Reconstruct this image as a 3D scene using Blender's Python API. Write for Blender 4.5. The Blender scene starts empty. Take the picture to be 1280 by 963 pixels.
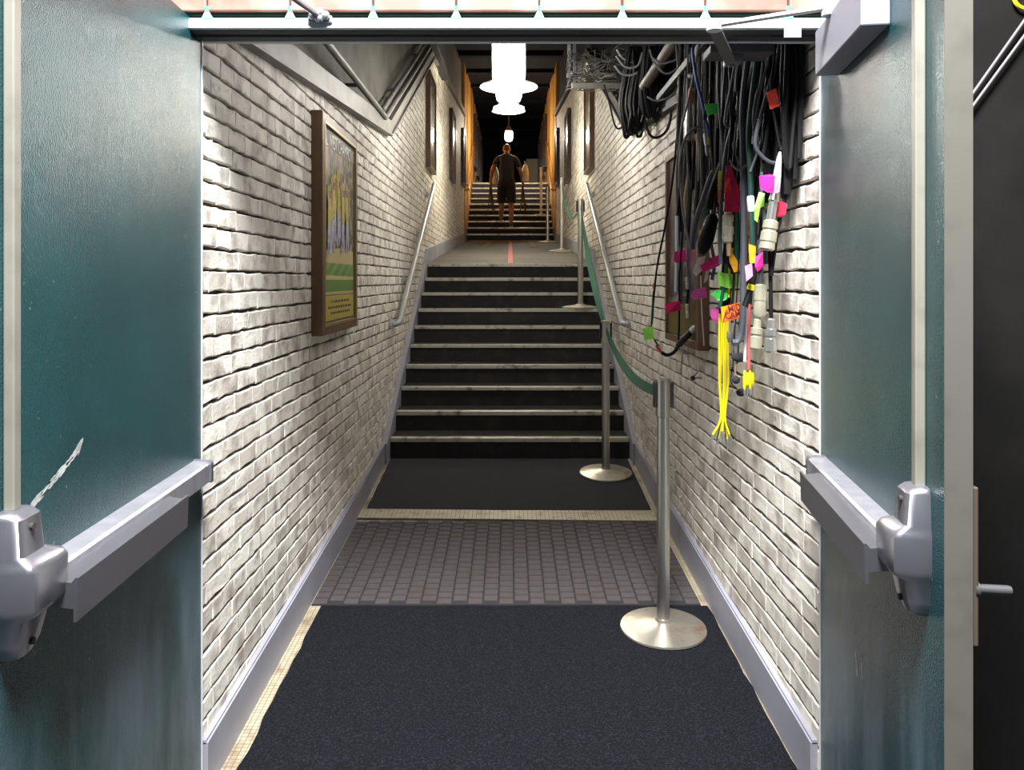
import bpy, bmesh, math, random
from mathutils import Vector, Matrix
random.seed(7)
SC = bpy.context.scene
COL = SC.collection
E = 1.615            # eye height above the sill; h values below are heights relative to the eye
F = 1000.0           # focal length in photo pixels (1280 wide)
CX, CY = 638.0, 350.0
def P(px, py, d):    # a measured photo point at depth d
    return Vector(((px-CX)/F*d, d, E+(CY-py)/F*d))
def PX(px, py, X):   # a measured photo point on the vertical plane x = X
    d = X*F/(px-CX)
    return Vector((X, d, E+(CY-py)/F*d))

# ------------------------------------------------------------------ materials
def lin(c):
    out = []
    for v in c[:3]:
        v /= 255.0
        out.append(v/12.92 if v <= .04045 else ((v+.055)/1.055)**2.4)
    return (*out, 1.0)
def newmat(name):
    m = bpy.data.materials.new(name); m.use_nodes = True
    nt = m.node_tree
    return m, nt, nt.nodes['Principled BSDF']
def mat(name, col, rough=.6, metal=0, spec=None, n=None, bump=None, coat=0, stretch=None, rough2=None):
    """n = (scale, second colour, low, high): noise mix; bump = (scale, strength, distance)"""
    m, nt, b = newmat(name)
    N, L = nt.nodes, nt.links
    b.inputs['Base Color'].default_value = lin(col)
    b.inputs['Roughness'].default_value = rough
    b.inputs['Metallic'].default_value = metal
    if spec is not None: b.inputs['Specular IOR Level'].default_value = spec
    if coat: b.inputs['Coat Weight'].default_value = coat; b.inputs['Coat Roughness'].default_value = .08
    tc = N.new('ShaderNodeTexCoord'); src = tc.outputs['Object']
    if stretch:
        mp = N.new('ShaderNodeMapping'); mp.inputs['Scale'].default_value = stretch
        L.new(src, mp.inputs['Vector']); src = mp.outputs[0]
    if n:
        t = N.new('ShaderNodeTexNoise'); t.inputs['Scale'].default_value = n[0]; t.inputs['Detail'].default_value = 5
        L.new(src, t.inputs['Vector'])
        r = N.new('ShaderNodeMapRange'); r.inputs[1].default_value = n[2]; r.inputs[2].default_value = n[3]
        L.new(t.outputs['Fac'], r.inputs[0])
        x = N.new('ShaderNodeMix'); x.data_type = 'RGBA'
        x.inputs[6].default_value = lin(col); x.inputs[7].default_value = lin(n[1])
        L.new(r.outputs[0], x.inputs[0]); L.new(x.outputs[2], b.inputs['Base Color'])
        if rough2 is not None:
            rr = N.new('ShaderNodeMapRange'); rr.inputs[3].default_value = rough; rr.inputs[4].default_value = rough2
            L.new(r.outputs[0], rr.inputs[0]); L.new(rr.outputs[0], b.inputs['Roughness'])
    if bump:
        t = N.new('ShaderNodeTexNoise'); t.inputs['Scale'].default_value = bump[0]; t.inputs['Detail'].default_value = 3
        L.new(src, t.inputs['Vector'])
        bp = N.new('ShaderNodeBump'); bp.inputs['Strength'].default_value = bump[1]; bp.inputs['Distance'].default_value = bump[2]
        L.new(t.outputs['Fac'], bp.inputs['Height']); L.new(bp.outputs[0], b.inputs['Normal'])
    return m
def emat(name, col, strength):
    m, nt, b = newmat(name)
    b.inputs['Base Color'].default_value = lin(col)
    b.inputs['Emission Color'].default_value = lin(col)
    b.inputs['Emission Strength'].default_value = strength
    return m

def brick_mat():
    m, nt, b = newmat('whitewashed_brick'); N, L = nt.nodes, nt.links
    tc = N.new('ShaderNodeTexCoord'); at = N.new('ShaderNodeAttribute'); at.attribute_name = 'tone'
    off = N.new('ShaderNodeVectorMath'); off.operation = 'ADD'
    cb = N.new('ShaderNodeCombineXYZ'); 
    ml = N.new('ShaderNodeMath'); ml.operation = 'MULTIPLY'; ml.inputs[1].default_value = 37
    L.new(at.outputs['Fac'], ml.inputs[0])
    for k in range(3): L.new(ml.outputs[0], cb.inputs[k])
    L.new(tc.outputs['Object'], off.inputs[0]); L.new(cb.outputs[0], off.inputs[1])
    def noise(sc, det, lo, hi):
        t = N.new('ShaderNodeTexNoise'); t.inputs['Scale'].default_value = sc; t.inputs['Detail'].default_value = det
        L.new(off.outputs[0], t.inputs['Vector'])
        r = N.new('ShaderNodeMapRange'); r.inputs[1].default_value = lo; r.inputs[2].default_value = hi
        L.new(t.outputs['Fac'], r.inputs[0]); return r.outputs[0]
    def mix(fac, a, c):
        x = N.new('ShaderNodeMix'); x.data_type = 'RGBA'
        L.new(fac, x.inputs[0])
        if isinstance(a, tuple): x.inputs[6].default_value = a
        else: L.new(a, x.inputs[6])
        x.inputs[7].default_value = c
        return x.outputs[2]
    c = mix(noise(9, 2, .46, .72), lin((240, 235, 224)), lin((172, 161, 152)))
    c = mix(noise(24, 4, .60, .84), c, lin((132, 118, 106)))
    r2 = N.new('ShaderNodeMapRange'); r2.inputs[1].default_value = .55; r2.inputs[2].default_value = 1.0; r2.inputs[4].default_value = .55
    L.new(at.outputs['Fac'], r2.inputs[0])
    c = mix(r2.outputs[0], c, lin((186, 174, 162)))
    L.new(c, b.inputs['Base Color']); b.inputs['Roughness'].default_value = .62; b.inputs['Specular IOR Level'].default_value = .3
    t = N.new('ShaderNodeTexNoise'); t.inputs['Scale'].default_value = 70; t.inputs['Detail'].default_value = 5
    L.new(tc.outputs['Object'], t.inputs['Vector'])
    bp = N.new('ShaderNodeBump'); bp.inputs['Strength'].default_value = .45; bp.inputs['Distance'].default_value = .004
    L.new(t.outputs['Fac'], bp.inputs['Height']); L.new(bp.outputs[0], b.inputs['Normal'])
    return m

def door_mat():
    m, nt, b = newmat('teal_enamel_door'); N, L = nt.nodes, nt.links
    tc = N.new('ShaderNodeTexCoord'); ob = tc.outputs['Object']
    def noise(sc, det, lo, hi, stretch=None):
        v = ob
        if stretch:
            mp = N.new('ShaderNodeMapping'); mp.inputs['Scale'].default_value = stretch; L.new(ob, mp.inputs[0]); v = mp.outputs[0]
        t = N.new('ShaderNodeTexNoise'); t.inputs['Scale'].default_value = sc; t.inputs['Detail'].default_value = det
        L.new(v, t.inputs['Vector'])
        r = N.new('ShaderNodeMapRange'); r.inputs[1].default_value = lo; r.inputs[2].default_value = hi
        L.new(t.outputs['Fac'], r.inputs[0]); return r.outputs[0]
    def mixc(f, a, c):
        x = N.new('ShaderNodeMix'); x.data_type = 'RGBA'; L.new(f, x.inputs[0])
        if isinstance(a, tuple): x.inputs[6].default_value = a
        else: L.new(a, x.inputs[6])
        x.inputs[7].default_value = c; return x.outputs[2]
    c = mixc(noise(5, 4, .35, .7), lin((21, 60, 64)), lin((29, 71, 74)))
    # dried pale streaks on the kick half of the leaf (dirt: own shape, fixed to the door)
    sp = N.new('ShaderNodeSeparateXYZ'); L.new(ob, sp.inputs[0])
    lo = N.new('ShaderNodeMapRange'); lo.interpolation_type = 'SMOOTHSTEP'
    lo.inputs[1].default_value = 1.02; lo.inputs[2].default_value = .62
    L.new(sp.outputs[2], lo.inputs[0])
    st = noise(7, 5, .40, .68, (1, 1, .22))
    mu = N.new('ShaderNodeMath'); mu.operation = 'MULTIPLY'; L.new(lo.outputs[0], mu.inputs[0]); L.new(st, mu.inputs[1])
    m2 = N.new('ShaderNodeMath'); m2.operation = 'MULTIPLY'; m2.inputs[1].default_value = .62; L.new(mu.outputs[0], m2.inputs[0])
    c = mixc(m2.outputs[0], c, lin((100, 118, 130)))
    c2 = noise(60, 3, .70, .76)
    m3 = N.new('ShaderNodeMath'); m3.operation = 'MULTIPLY'; m3.inputs[1].default_value = .25; L.new(c2, m3.inputs[0])
    c = mixc(m3.outputs[0], c, lin((150, 170, 170)))
    L.new(c, b.inputs['Base Color'])
    b.inputs['Roughness'].default_value = .24; b.inputs['Specular IOR Level'].default_value = .6
    t = N.new('ShaderNodeTexNoise'); t.inputs['Scale'].default_value = 240; t.inputs['Detail'].default_value = 2
    L.new(ob, t.inputs['Vector'])
    bp = N.new('ShaderNodeBump'); bp.inputs['Strength'].default_value = .9; bp.inputs['Distance'].default_value = .0022
    L.new(t.outputs['Fac'], bp.inputs['Height']); L.new(bp.outputs[0], b.inputs['Normal'])
    return m

def tile_mat():
    m, nt, b = newmat('small_cream_floor_tile'); N, L = nt.nodes, nt.links
    tc = N.new('ShaderNodeTexCoord')
    mp = N.new('ShaderNodeMapping'); mp.inputs['Scale'].default_value = (1, 1, 1); L.new(tc.outputs['Object'], mp.inputs[0])
    br = N.new('ShaderNodeTexBrick'); br.offset = 0; br.inputs['Scale'].default_value = 1
    br.inputs['Brick Width'].default_value = .02; br.inputs['Row Height'].default_value = .02; br.inputs['Mortar Size'].default_value = .0018
    br.inputs['Color1'].default_value = lin((192, 182, 158)); br.inputs['Color2'].default_value = lin((172, 160, 136)); br.inputs['Mortar'].default_value = lin((128, 114, 90))
    L.new(mp.outputs[0], br.inputs['Vector'])
    t = N.new('ShaderNodeTexNoise'); t.inputs['Scale'].default_value = 9; t.inputs['Detail'].default_value = 5; L.new(tc.outputs['Object'], t.inputs['Vector'])
    r = N.new('ShaderNodeMapRange'); r.inputs[1].default_value = .5; r.inputs[2].default_value = .75; r.inputs[4].default_value = .8; L.new(t.outputs[0], r.inputs[0])
    x = N.new('ShaderNodeMix'); x.data_type = 'RGBA'; L.new(r.outputs[0], x.inputs[0]); L.new(br.outputs['Color'], x.inputs[6]); x.inputs[7].default_value = lin((98, 78, 52))
    L.new(x.outputs[2], b.inputs['Base Color']); b.inputs['Roughness'].default_value = .45
    return m
def crowd_mat():
    m, nt, b = newmat('crowd_print'); N, L = nt.nodes, nt.links
    tc = N.new('ShaderNodeTexCoord'); v = N.new('ShaderNodeTexVoronoi'); v.inputs['Scale'].default_value = 34
    mp = N.new('ShaderNodeMapping'); mp.inputs['Scale'].default_value = (1, 1, .6)
    L.new(tc.outputs['Object'], mp.inputs[0]); L.new(mp.outputs[0], v.inputs['Vector'])
    s = N.new('ShaderNodeSeparateColor'); L.new(v.outputs['Color'], s.inputs[0])
    cr = N.new('ShaderNodeValToRGB'); e = cr.color_ramp.elements
    e[0].color = lin((62, 56, 52)); e[1].color = lin((214, 204, 188))
    for p, c in ((.25, (104, 94, 86)), (.45, (150, 140, 124)), (.62, (120, 126, 96)), (.8, (176, 152, 146))):
        q = e.new(p); q.color = lin(c)
    cr.color_ramp.interpolation = 'CONSTANT'
    L.new(s.outputs[0], cr.inputs[0]); L.new(cr.outputs[0], b.inputs['Base Color'])
    b.inputs['Roughness'].default_value = .5; b.inputs['Coat Weight'].default_value = .6; b.inputs['Coat Roughness'].default_value = .12
    return m
def wood_mat(name, c1, c2, rough, coat):
    m, nt, b = newmat(name); N, L = nt.nodes, nt.links
    tc = N.new('ShaderNodeTexCoord'); mp = N.new('ShaderNodeMapping'); mp.inputs['Scale'].default_value = (6, 6, .5)
    L.new(tc.outputs['Object'], mp.inputs[0])
    t = N.new('ShaderNodeTexNoise'); t.inputs['Scale'].default_value = 5; t.inputs['Detail'].default_value = 6; t.inputs['Distortion'].default_value = 1.2
    L.new(mp.outputs[0], t.inputs['Vector'])
    x = N.new('ShaderNodeMix'); x.data_type = 'RGBA'; x.inputs[6].default_value = lin(c1); x.inputs[7].default_value = lin(c2)
    r = N.new('ShaderNodeMapRange'); r.inputs[1].default_value = .3; r.inputs[2].default_value = .7; L.new(t.outputs[0], r.inputs[0])
    L.new(r.outputs[0], x.inputs[0]); L.new(x.outputs[2], b.inputs['Base Color'])
    b.inputs['Roughness'].default_value = rough; b.inputs['Coat Weight'].default_value = coat; b.inputs['Coat Roughness'].default_value = .15
    return m

M = {}
M['brick'] = brick_mat(); M['door'] = door_mat(); M['tile'] = tile_mat(); M['crowd'] = crowd_mat()
M['mortar'] = mat('dark_dirty_mortar', (88, 76, 64), .95, n=(18, (58, 50, 42), .4, .7))
M['mortar_light'] = mat('pale_mortar', (170, 160, 146), .9, n=(18, (120, 108, 94), .4, .7))
M['base'] = mat('grey_lavender_gloss_paint', (158, 158, 170), .5, n=(3, (142, 140, 148), .45, .75))
M['carpet'] = mat('navy_black_carpet', (22, 23, 28), .97, spec=.1, n=(130, (46, 47, 54), .46, .76), bump=(420, .9, .006))
M['carpet2'] = mat('charcoal_stair_carpet', (58, 58, 62), .96, spec=.15, n=(200, (60, 60, 62), .48, .7), bump=(400, .8, .005))
M['rubber'] = mat('grey_brown_rubber', (76, 70, 72), .78, spec=.3, n=(7, (74, 66, 62), .45, .7), bump=(160, .4, .002))
M['rubber_dark'] = mat('dark_rubber_groove', (38, 35, 38), .85)
M['step'] = mat('black_rubber_tread', (40, 38, 38), .75, spec=.3, n=(9, (56, 52, 48), .5, .75))
M['nosing'] = mat('worn_aluminium_nosing', (196, 192, 180), .45, metal=.35, n=(11, (108, 98, 84), .54, .72))
M['landing'] = mat('brown_grey_worn_vinyl', (86, 78, 70), .7, n=(2.2, (68, 61, 55), .4, .7))
M['steel'] = mat('satin_stainless', (196, 194, 188), .30, metal=1, n=(30, (160, 154, 144), .5, .8), stretch=(1, 1, .1))
M['steel_base'] = mat('scuffed_steel_with_rust', (206, 200, 188), .34, metal=.9, n=(9, (150, 118, 88), .56, .76), rough2=.6)
M['alu'] = mat('brushed_aluminium', (158, 158, 166), .36, metal=.6, n=(22, (176, 176, 184), .4, .7), stretch=(1, 1, .2))
M['alu_cast'] = mat('satin_cast_aluminium', (160, 161, 170), .30, metal=.85)
M['grey_paint'] = mat('silver_grey_enamel', (132, 135, 146), .6, spec=.3)
M['trim_mid'] = mat('mid_grey_steel', (98, 96, 96), .5)
M['alu_shaded'] = mat('shaded_brushed_aluminium', (150, 150, 158), .38, metal=.9)  # push pad metal made darker: shade on its front put into the material
M['cream_edge'] = mat('dull_cream_paint', (132, 130, 119), .5, n=(12, (112, 110, 100), .5, .8))
M['edge_grey'] = mat('dull_grey_cream_edge', (98, 96, 88), .6, n=(12, (86, 84, 77), .5, .8))
M['frame_paint'] = mat('grey_white_frame_paint', (212, 214, 218), .4)
M['rail'] = mat('galvanised_grey_rail', (184, 188, 190), .36, metal=.55)
M['bronze'] = mat('polished_bronze', (214, 160, 84), .28, metal=.9)
M['trim'] = mat('grey_steel_trim', (132, 130, 124), .55, n=(6, (108, 105, 98), .4, .7))
M['pipe_dark'] = mat('dark_brown_steel', (44, 41, 38), .7)  # right trim only, much darker than the left trim
M['pipe_brown'] = mat('brown_grey_pipe', (84, 74, 64), .6)
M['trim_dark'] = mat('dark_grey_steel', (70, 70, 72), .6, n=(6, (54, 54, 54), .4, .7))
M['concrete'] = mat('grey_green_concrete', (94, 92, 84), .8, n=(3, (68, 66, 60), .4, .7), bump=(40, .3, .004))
M['ceiling'] = mat('dark_ceiling', (27, 27, 33), .95, spec=.1, n=(4, (20, 20, 24), .4, .7))  # near-black tone with faint noise
M['joist'] = mat('dark_steel_joist', (46, 46, 52), .6)
M['dark_wall'] = mat('black_painted_wall', (19, 18, 17), .9, spec=.2, n=(5, (26, 24, 23), .4, .7))
M['ground'] = mat('dark_concourse_floor', (52, 52, 54), .8)
M['pinkblock'] = mat('pink_glazed_block', (150, 92, 80), .6, n=(5, (190, 142, 128), .4, .7))
M['green_drip'] = mat('pale_green_paint', (132, 186, 172), .55)
M['dark_gap'] = mat('dark_recess', (52, 50, 48), .9)
M['frame_wood'] = mat('brown_frame_wood', (118, 88, 62), .45, n=(20, (94, 70, 50), .4, .7), stretch=(1, 1, .15))
M['gold'] = mat('brass_gold', (158, 138, 92), .42, metal=.4)
M['gold_plaque'] = mat('brushed_gold_plaque', (200, 182, 84), .4, metal=.2)
M['matboard'] = mat('olive_brown_mat', (92, 84, 70), .5, coat=.5)
M['title'] = mat('pale_print', (236, 234, 230), .5)
M['yellow_jersey'] = mat('yellow_print', (206, 188, 84), .5, n=(40, (156, 138, 64), .5, .7), coat=.4)
M['white_pants'] = mat('lavender_white_print', (196, 196, 218), .5, n=(40, (140, 138, 164), .5, .7), coat=.4)
M['skin_print'] = mat('skin_print', (150, 104, 72), .5)
M['grass1'] = mat('green_print', (104, 150, 66), .5, coat=.4)
M['grass2'] = mat('light_green_print', (132, 172, 84), .5, coat=.4)
M['sand'] = mat('sand_print', (206, 188, 130), .5, coat=.4)
M['ink'] = mat('dark_print', (84, 72, 40), .6)
M['dim_print'] = mat('dim_photo_print', (64, 54, 58), .35, n=(9, (104, 94, 104), .45, .7), coat=.8)
M['dim_print2'] = mat('grey_photo_print', (120, 114, 108), .3, n=(7, (70, 62, 56), .45, .65), coat=.9)
M['amber'] = wood_mat('amber_varnished_panel', (214, 164, 86), (186, 130, 58), .38, .5)
M['amber_dark'] = wood_mat('dark_walnut_frame', (66, 36, 26), (44, 24, 18), .35, .5)
M['red_tape'] = mat('red_floor_tape', (176, 52, 44), .6, n=(30, (130, 50, 44), .5, .8))
M['worn_tape'] = mat('worn_tan_tape', (134, 116, 88), .8)
M['belt'] = mat('dark_green_webbing', (22, 92, 66), .7, bump=(500, .4, .001))
M['black_plastic'] = mat('black_plastic', (26, 26, 28), .45)
M['lamp_white'] = mat('white_enamel_reflector', (244, 244, 246), .4)
M['bulb_near'] = emat('lamp_glow_door', (255, 251, 250), 30)
M['bulb'] = emat('lamp_glow', (255, 250, 242), 120)
M['bulb_far'] = emat('lamp_glow_stairs', (255, 246, 222), 140)
M['bulb_warm'] = emat('lamp_glow_warm', (255, 246, 226), 300)
M['pale_panel'] = mat('pale_cream_panel', (214, 204, 178), .6)
# cables
M['cable_black'] = mat('black_cable_jacket', (12, 12, 13), .6, spec=.25)
M['cable_grey'] = mat('grey_cable_jacket', (112, 112, 116), .5)
M['cable_slate'] = mat('slate_cable_jacket', (66, 70, 78), .5)
M['cable_blue'] = mat('blue_cable_jacket', (58, 74, 150), .45)
M['cable_green'] = mat('dark_green_cable_jacket', (20, 88, 66), .5)
M['cable_teal'] = mat('teal_black_cable_jacket', (28, 62, 56), .5)
M['cable_yellow'] = mat('bright_yellow_cable_jacket', (232, 218, 30), .45)
M['cable_white'] = mat('white_cable_jacket', (206, 208, 214), .5)
M['cable_red'] = mat('faded_red_cable_jacket', (190, 92, 92), .5)
M['cable_tan'] = mat('tan_cable_jacket', (150, 124, 92), .6)
M['cable_orange'] = mat('orange_sleeve', (222, 110, 34), .5)
M['conn_beige'] = mat('nickel_beige_connector', (186, 182, 160), .35, metal=.5)
M['conn_silver'] = mat('silver_connector', (176, 176, 172), .3, metal=.8)
M['foam'] = mat('dark_foam', (48, 48, 52), .95, bump=(300, .6, .002))
M['wire_dull'] = mat('dull_grey_wire', (92, 90, 84), .75)
TAG = {}
for k, c in dict(pink=(238, 42, 140), hotpink=(232, 30, 110), palepink=(238, 140, 190), magenta=(214, 84, 170), lime=(160, 244, 92), green=(84, 232, 100),
                 orange=(246, 112, 36), amber=(250, 176, 44), red=(255, 70, 52), crimson=(206, 34, 70), rose=(222, 40, 88), white=(214, 212, 208), yellow=(240, 216, 60)).items():
    TAG[k] = mat(k+'_tape_flag', c, .5, n=(90, tuple(int(v*.8) for v in c), .55, .75))

# ------------------------------------------------------------------ mesh helpers
class MB:
    def __init__(s): s.v, s.f, s.m, s.sm = [], [], [], []
    def add(s, vs, fs, mi=0, smooth=False):
        o = len(s.v); s.v += [tuple(v) for v in vs]
        for f in fs: s.f.append([i+o for i in f]); s.m.append(mi); s.sm.append(smooth)
    def box(s, a, b, mi=0, bev=0):
        x0, y0, z0 = (min(p, q) for p, q in zip(a, b)); x1, y1, z1 = (max(p, q) for p, q in zip(a, b))
        if bev <= 0:
            s.add([(x0,y0,z0),(x1,y0,z0),(x1,y1,z0),(x0,y1,z0),(x0,y0,z1),(x1,y0,z1),(x1,y1,z1),(x0,y1,z1)],
                  [(0,3,2,1),(4,5,6,7),(0,1,5,4),(1,2,6,5),(2,3,7,6),(3,0,4,7)], mi)
        else:
            bm = bmesh.new(); bmesh.ops.create_cube(bm, size=1)
            for v in bm.verts: v.co = Vector((x0+(v.co.x+.5)*(x1-x0), y0+(v.co.y+.5)*(y1-y0), z0+(v.co.z+.5)*(z1-z0)))
            bmesh.ops.bevel(bm, geom=bm.edges[:], offset=bev, segments=2, affect='EDGES', profile=.5)
            s.bm(bm, mi)
    def bm(s, bm, mi=0, smooth=False, mtx=None):
        bm.verts.ensure_lookup_table(); bm.verts.index_update()
        s.add([(mtx @ v.co) if mtx else v.co.copy() for v in bm.verts], [[v.index for v in f.verts] for f in bm.faces], mi, smooth); bm.free()
    def prism(s, prof, x0, x1, mi=0):       # profile in (y,z), extruded along x
        n = len(prof)
        s.add([(x0, y, z) for y, z in prof]+[(x1, y, z) for y, z in prof],
              [list(range(n))[::-1], [n+i for i in range(n)]]+[(i, (i+1) % n, n+(i+1) % n, n+i) for i in range(n)], mi)
    def strip(s, top, bot, x0, x1, mi=0):   # prism between two (y,z) polylines with the same stations
        n = len(top)
        for i in range(n-1):
            s.prism([bot[i], bot[i+1], top[i+1], top[i]], x0, x1, mi)
    def tube(s, pts, r, n=8, mi=0, cap=True):
        pts = [Vector(p) for p in pts]
        rs = r if isinstance(r, (list, tuple)) else [r]*len(pts)
        T = []
        for i in range(len(pts)):
            a = pts[max(i-1, 0)]; b = pts[min(i+1, len(pts)-1)]
            t = (b-a); T.append(t.normalized() if t.length > 1e-9 else Vector((0, 0, 1)))
        ref = Vector((1, 0, 0)) if abs(T[0].x) < .8 else Vector((0, 1, 0))
        u = (ref - T[0]*ref.dot(T[0])).normalized()
        vs, fs = [], []
        for i, p in enumerate(pts):
            u = (u - T[i]*u.dot(T[i]))
            u = u.normalized() if u.length > 1e-6 else T[i].orthogonal().normalized()
            w = T[i].cross(u)
            for k in range(n):
                a = 2*math.pi*k/n
                vs.append(p + (u*math.cos(a)+w*math.sin(a))*rs[i])
        for i in range(len(pts)-1):
            for k in range(n):
                fs.append((i*n+k, i*n+(k+1) % n, (i+1)*n+(k+1) % n, (i+1)*n+k))
        if cap:
            fs.append(list(range(n))[::-1]); fs.append([(len(pts)-1)*n+k for k in range(n)])
        s.add(vs, fs, mi, True)
    def lathe(s, prof, c, n=24, mi=0):      # profile (r,z) about the vertical axis at c
        c = Vector(c); vs, fs = [], []
        for r, z in prof:
            for k in range(n):
                a = 2*math.pi*k/n; vs.append(c+Vector((r*math.cos(a), r*math.sin(a), z)))
        for i in range(len(prof)-1):
            for k in range(n): fs.append((i*n+k, i*n+(k+1) % n, (i+1)*n+(k+1) % n, (i+1)*n+k))
        fs.append(list(range(n))[::-1]); fs.append([(len(prof)-1)*n+k for k in range(n)])
        s.add(vs, fs, mi, True)
    def loft(s, rings, mi=0, smooth=False):
        n = len(rings[0]); vs = [p for r in rings for p in r]; fs = []
        for i in range(len(rings)-1):
            for k in range(n): fs.append((i*n+k, i*n+(k+1) % n, (i+1)*n+(k+1) % n, (i+1)*n+k))
        fs.append(list(range(n))[::-1]); fs.append([(len(rings)-1)*n+k for k in range(n)])
        s.add(vs, fs, mi, smooth)
    def build(s, name, mats, parent=None, fix=True):
        me = bpy.data.meshes.new(name); me.from_pydata(s.v, [], s.f)
        for m in (mats if isinstance(mats, (list, tuple)) else [mats]): me.materials.append(m)
        me.polygons.foreach_set('material_index', s.m); me.polygons.foreach_set('use_smooth', s.sm)
        if fix:
            bm = bmesh.new(); bm.from_mesh(me); bmesh.ops.recalc_face_normals(bm, faces=bm.faces[:]); bm.to_mesh(me); bm.free()
        if any(s.sm): me.set_sharp_from_angle(angle=math.radians(38))
        me.update()
        o = bpy.data.objects.new(name, me); COL.objects.link(o)
        if parent is not None: attach(o, parent)
        return o
def world_loc(p):
    v = Vector((0, 0, 0))
    while p is not None: v += p.location; p = p.parent if p.parent and p.matrix_parent_inverse == Matrix() else None
    return v
def attach(o, parent):
    o.parent = parent
    if parent.type == 'EMPTY': o.matrix_parent_inverse = Matrix.Translation(-parent.location)
def tag(o, label=None, cat=None, group=None, kind=None):
    if label: o['label'] = label
    if cat: o['category'] = cat
    if group: o['group'] = group
    if kind: o['kind'] = kind
    return o
def thing(name, label, cat, loc, group=None):
    o = bpy.data.objects.new(name, None); COL.objects.link(o); o.location = loc; o.empty_display_size = .1
    return tag(o, label, cat, group)
def struct(o): o['kind'] = 'structure'; return o
def catmull(pts, sub=6):
    pts = [Vector(p) for p in pts]
    if len(pts) < 3: return pts
    q = [pts[0]*2-pts[1]]+pts+[pts[-1]*2-pts[-2]]; out = []
    for i in range(1, len(q)-2):
        a, b, c, d = q[i-1:i+3]
        for k in range(sub):
            t = k/sub
            out.append(.5*((2*b)+(-a+c)*t+(2*a-5*b+4*c-d)*t*t+(-a+3*b-3*c+d)*t**3))
    out.append(pts[-1]); return out
def interp(tab, x):
    for (a, b), (c, d) in zip(tab, tab[1:]):
        if x <= c: return b+(d-b)*(x-a)/(c-a)
    (a, b), (c, d) = tab[-2:]; return b+(d-b)*(x-a)/(c-a)
def text_mesh(name, s, size, m, origin, xa, ya, parent=None, squash=1.0):
    cu = bpy.data.curves.new(name, 'FONT'); cu.body = s; cu.size = size; cu.extrude = .0004; cu.offset = .0012 if size < .05 else 0; cu.align_x = 'CENTER'
    to = bpy.data.objects.new(name, cu); COL.objects.link(to)
    bpy.context.view_layer.update()
    me = bpy.data.meshes.new_from_object(to.evaluated_get(bpy.context.evaluated_depsgraph_get()))
    bpy.data.objects.remove(to)
    xa, ya = Vector(xa), Vector(ya); za = xa.cross(ya); o3 = Vector(origin)
    for v in me.vertices: v.co = o3+xa*v.co.x*squash+ya*v.co.y+za*v.co.z
    me.materials.clear(); me.materials.append(m)
    o = bpy.data.objects.new(name, me); COL.objects.link(o)
    if parent is not None: attach(o, parent)
    return o

# ------------------------------------------------------------------ levels of the place
XL, XR = -.9725, .965
FLOOR = [(2.5, 0.0), (5.04, .128), (6.2, .230)]
D1, Z1, TR, RI = 6.2, .386, .31, .156                 # first flight: first nosing, tread, riser
DL, ZL = D1+9*TR, Z1+9*RI                              # top nosing = landing edge
D2, Z2, RI2 = 17.4, 2.614, .161                        # second flight
Z2B = 2.482
DU, ZU = D2+9*TR, Z2+9*RI2
def land(d): return ZL+(Z2B-ZL)*(d-DL)/(D2-DL)
def floor_z(d):
    if d <= 6.2: return interp(FLOOR, d)
    if d < DL: return Z1-RI+(d-D1)*RI/TR
    return land(d)
TRIM = [(2.5, E+.82), (6.3, E+1.14), (9.85, E+2.74), (16.7, E+3.42)]      # lower edge of the steel trim on top of the brick
CEIL = [(2.5, E+1.75), (6.3, E+2.0), (9.9, E+3.75), (17.3, E+4.6), (20.2, E+4.85), (36, E+4.85)]

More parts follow.
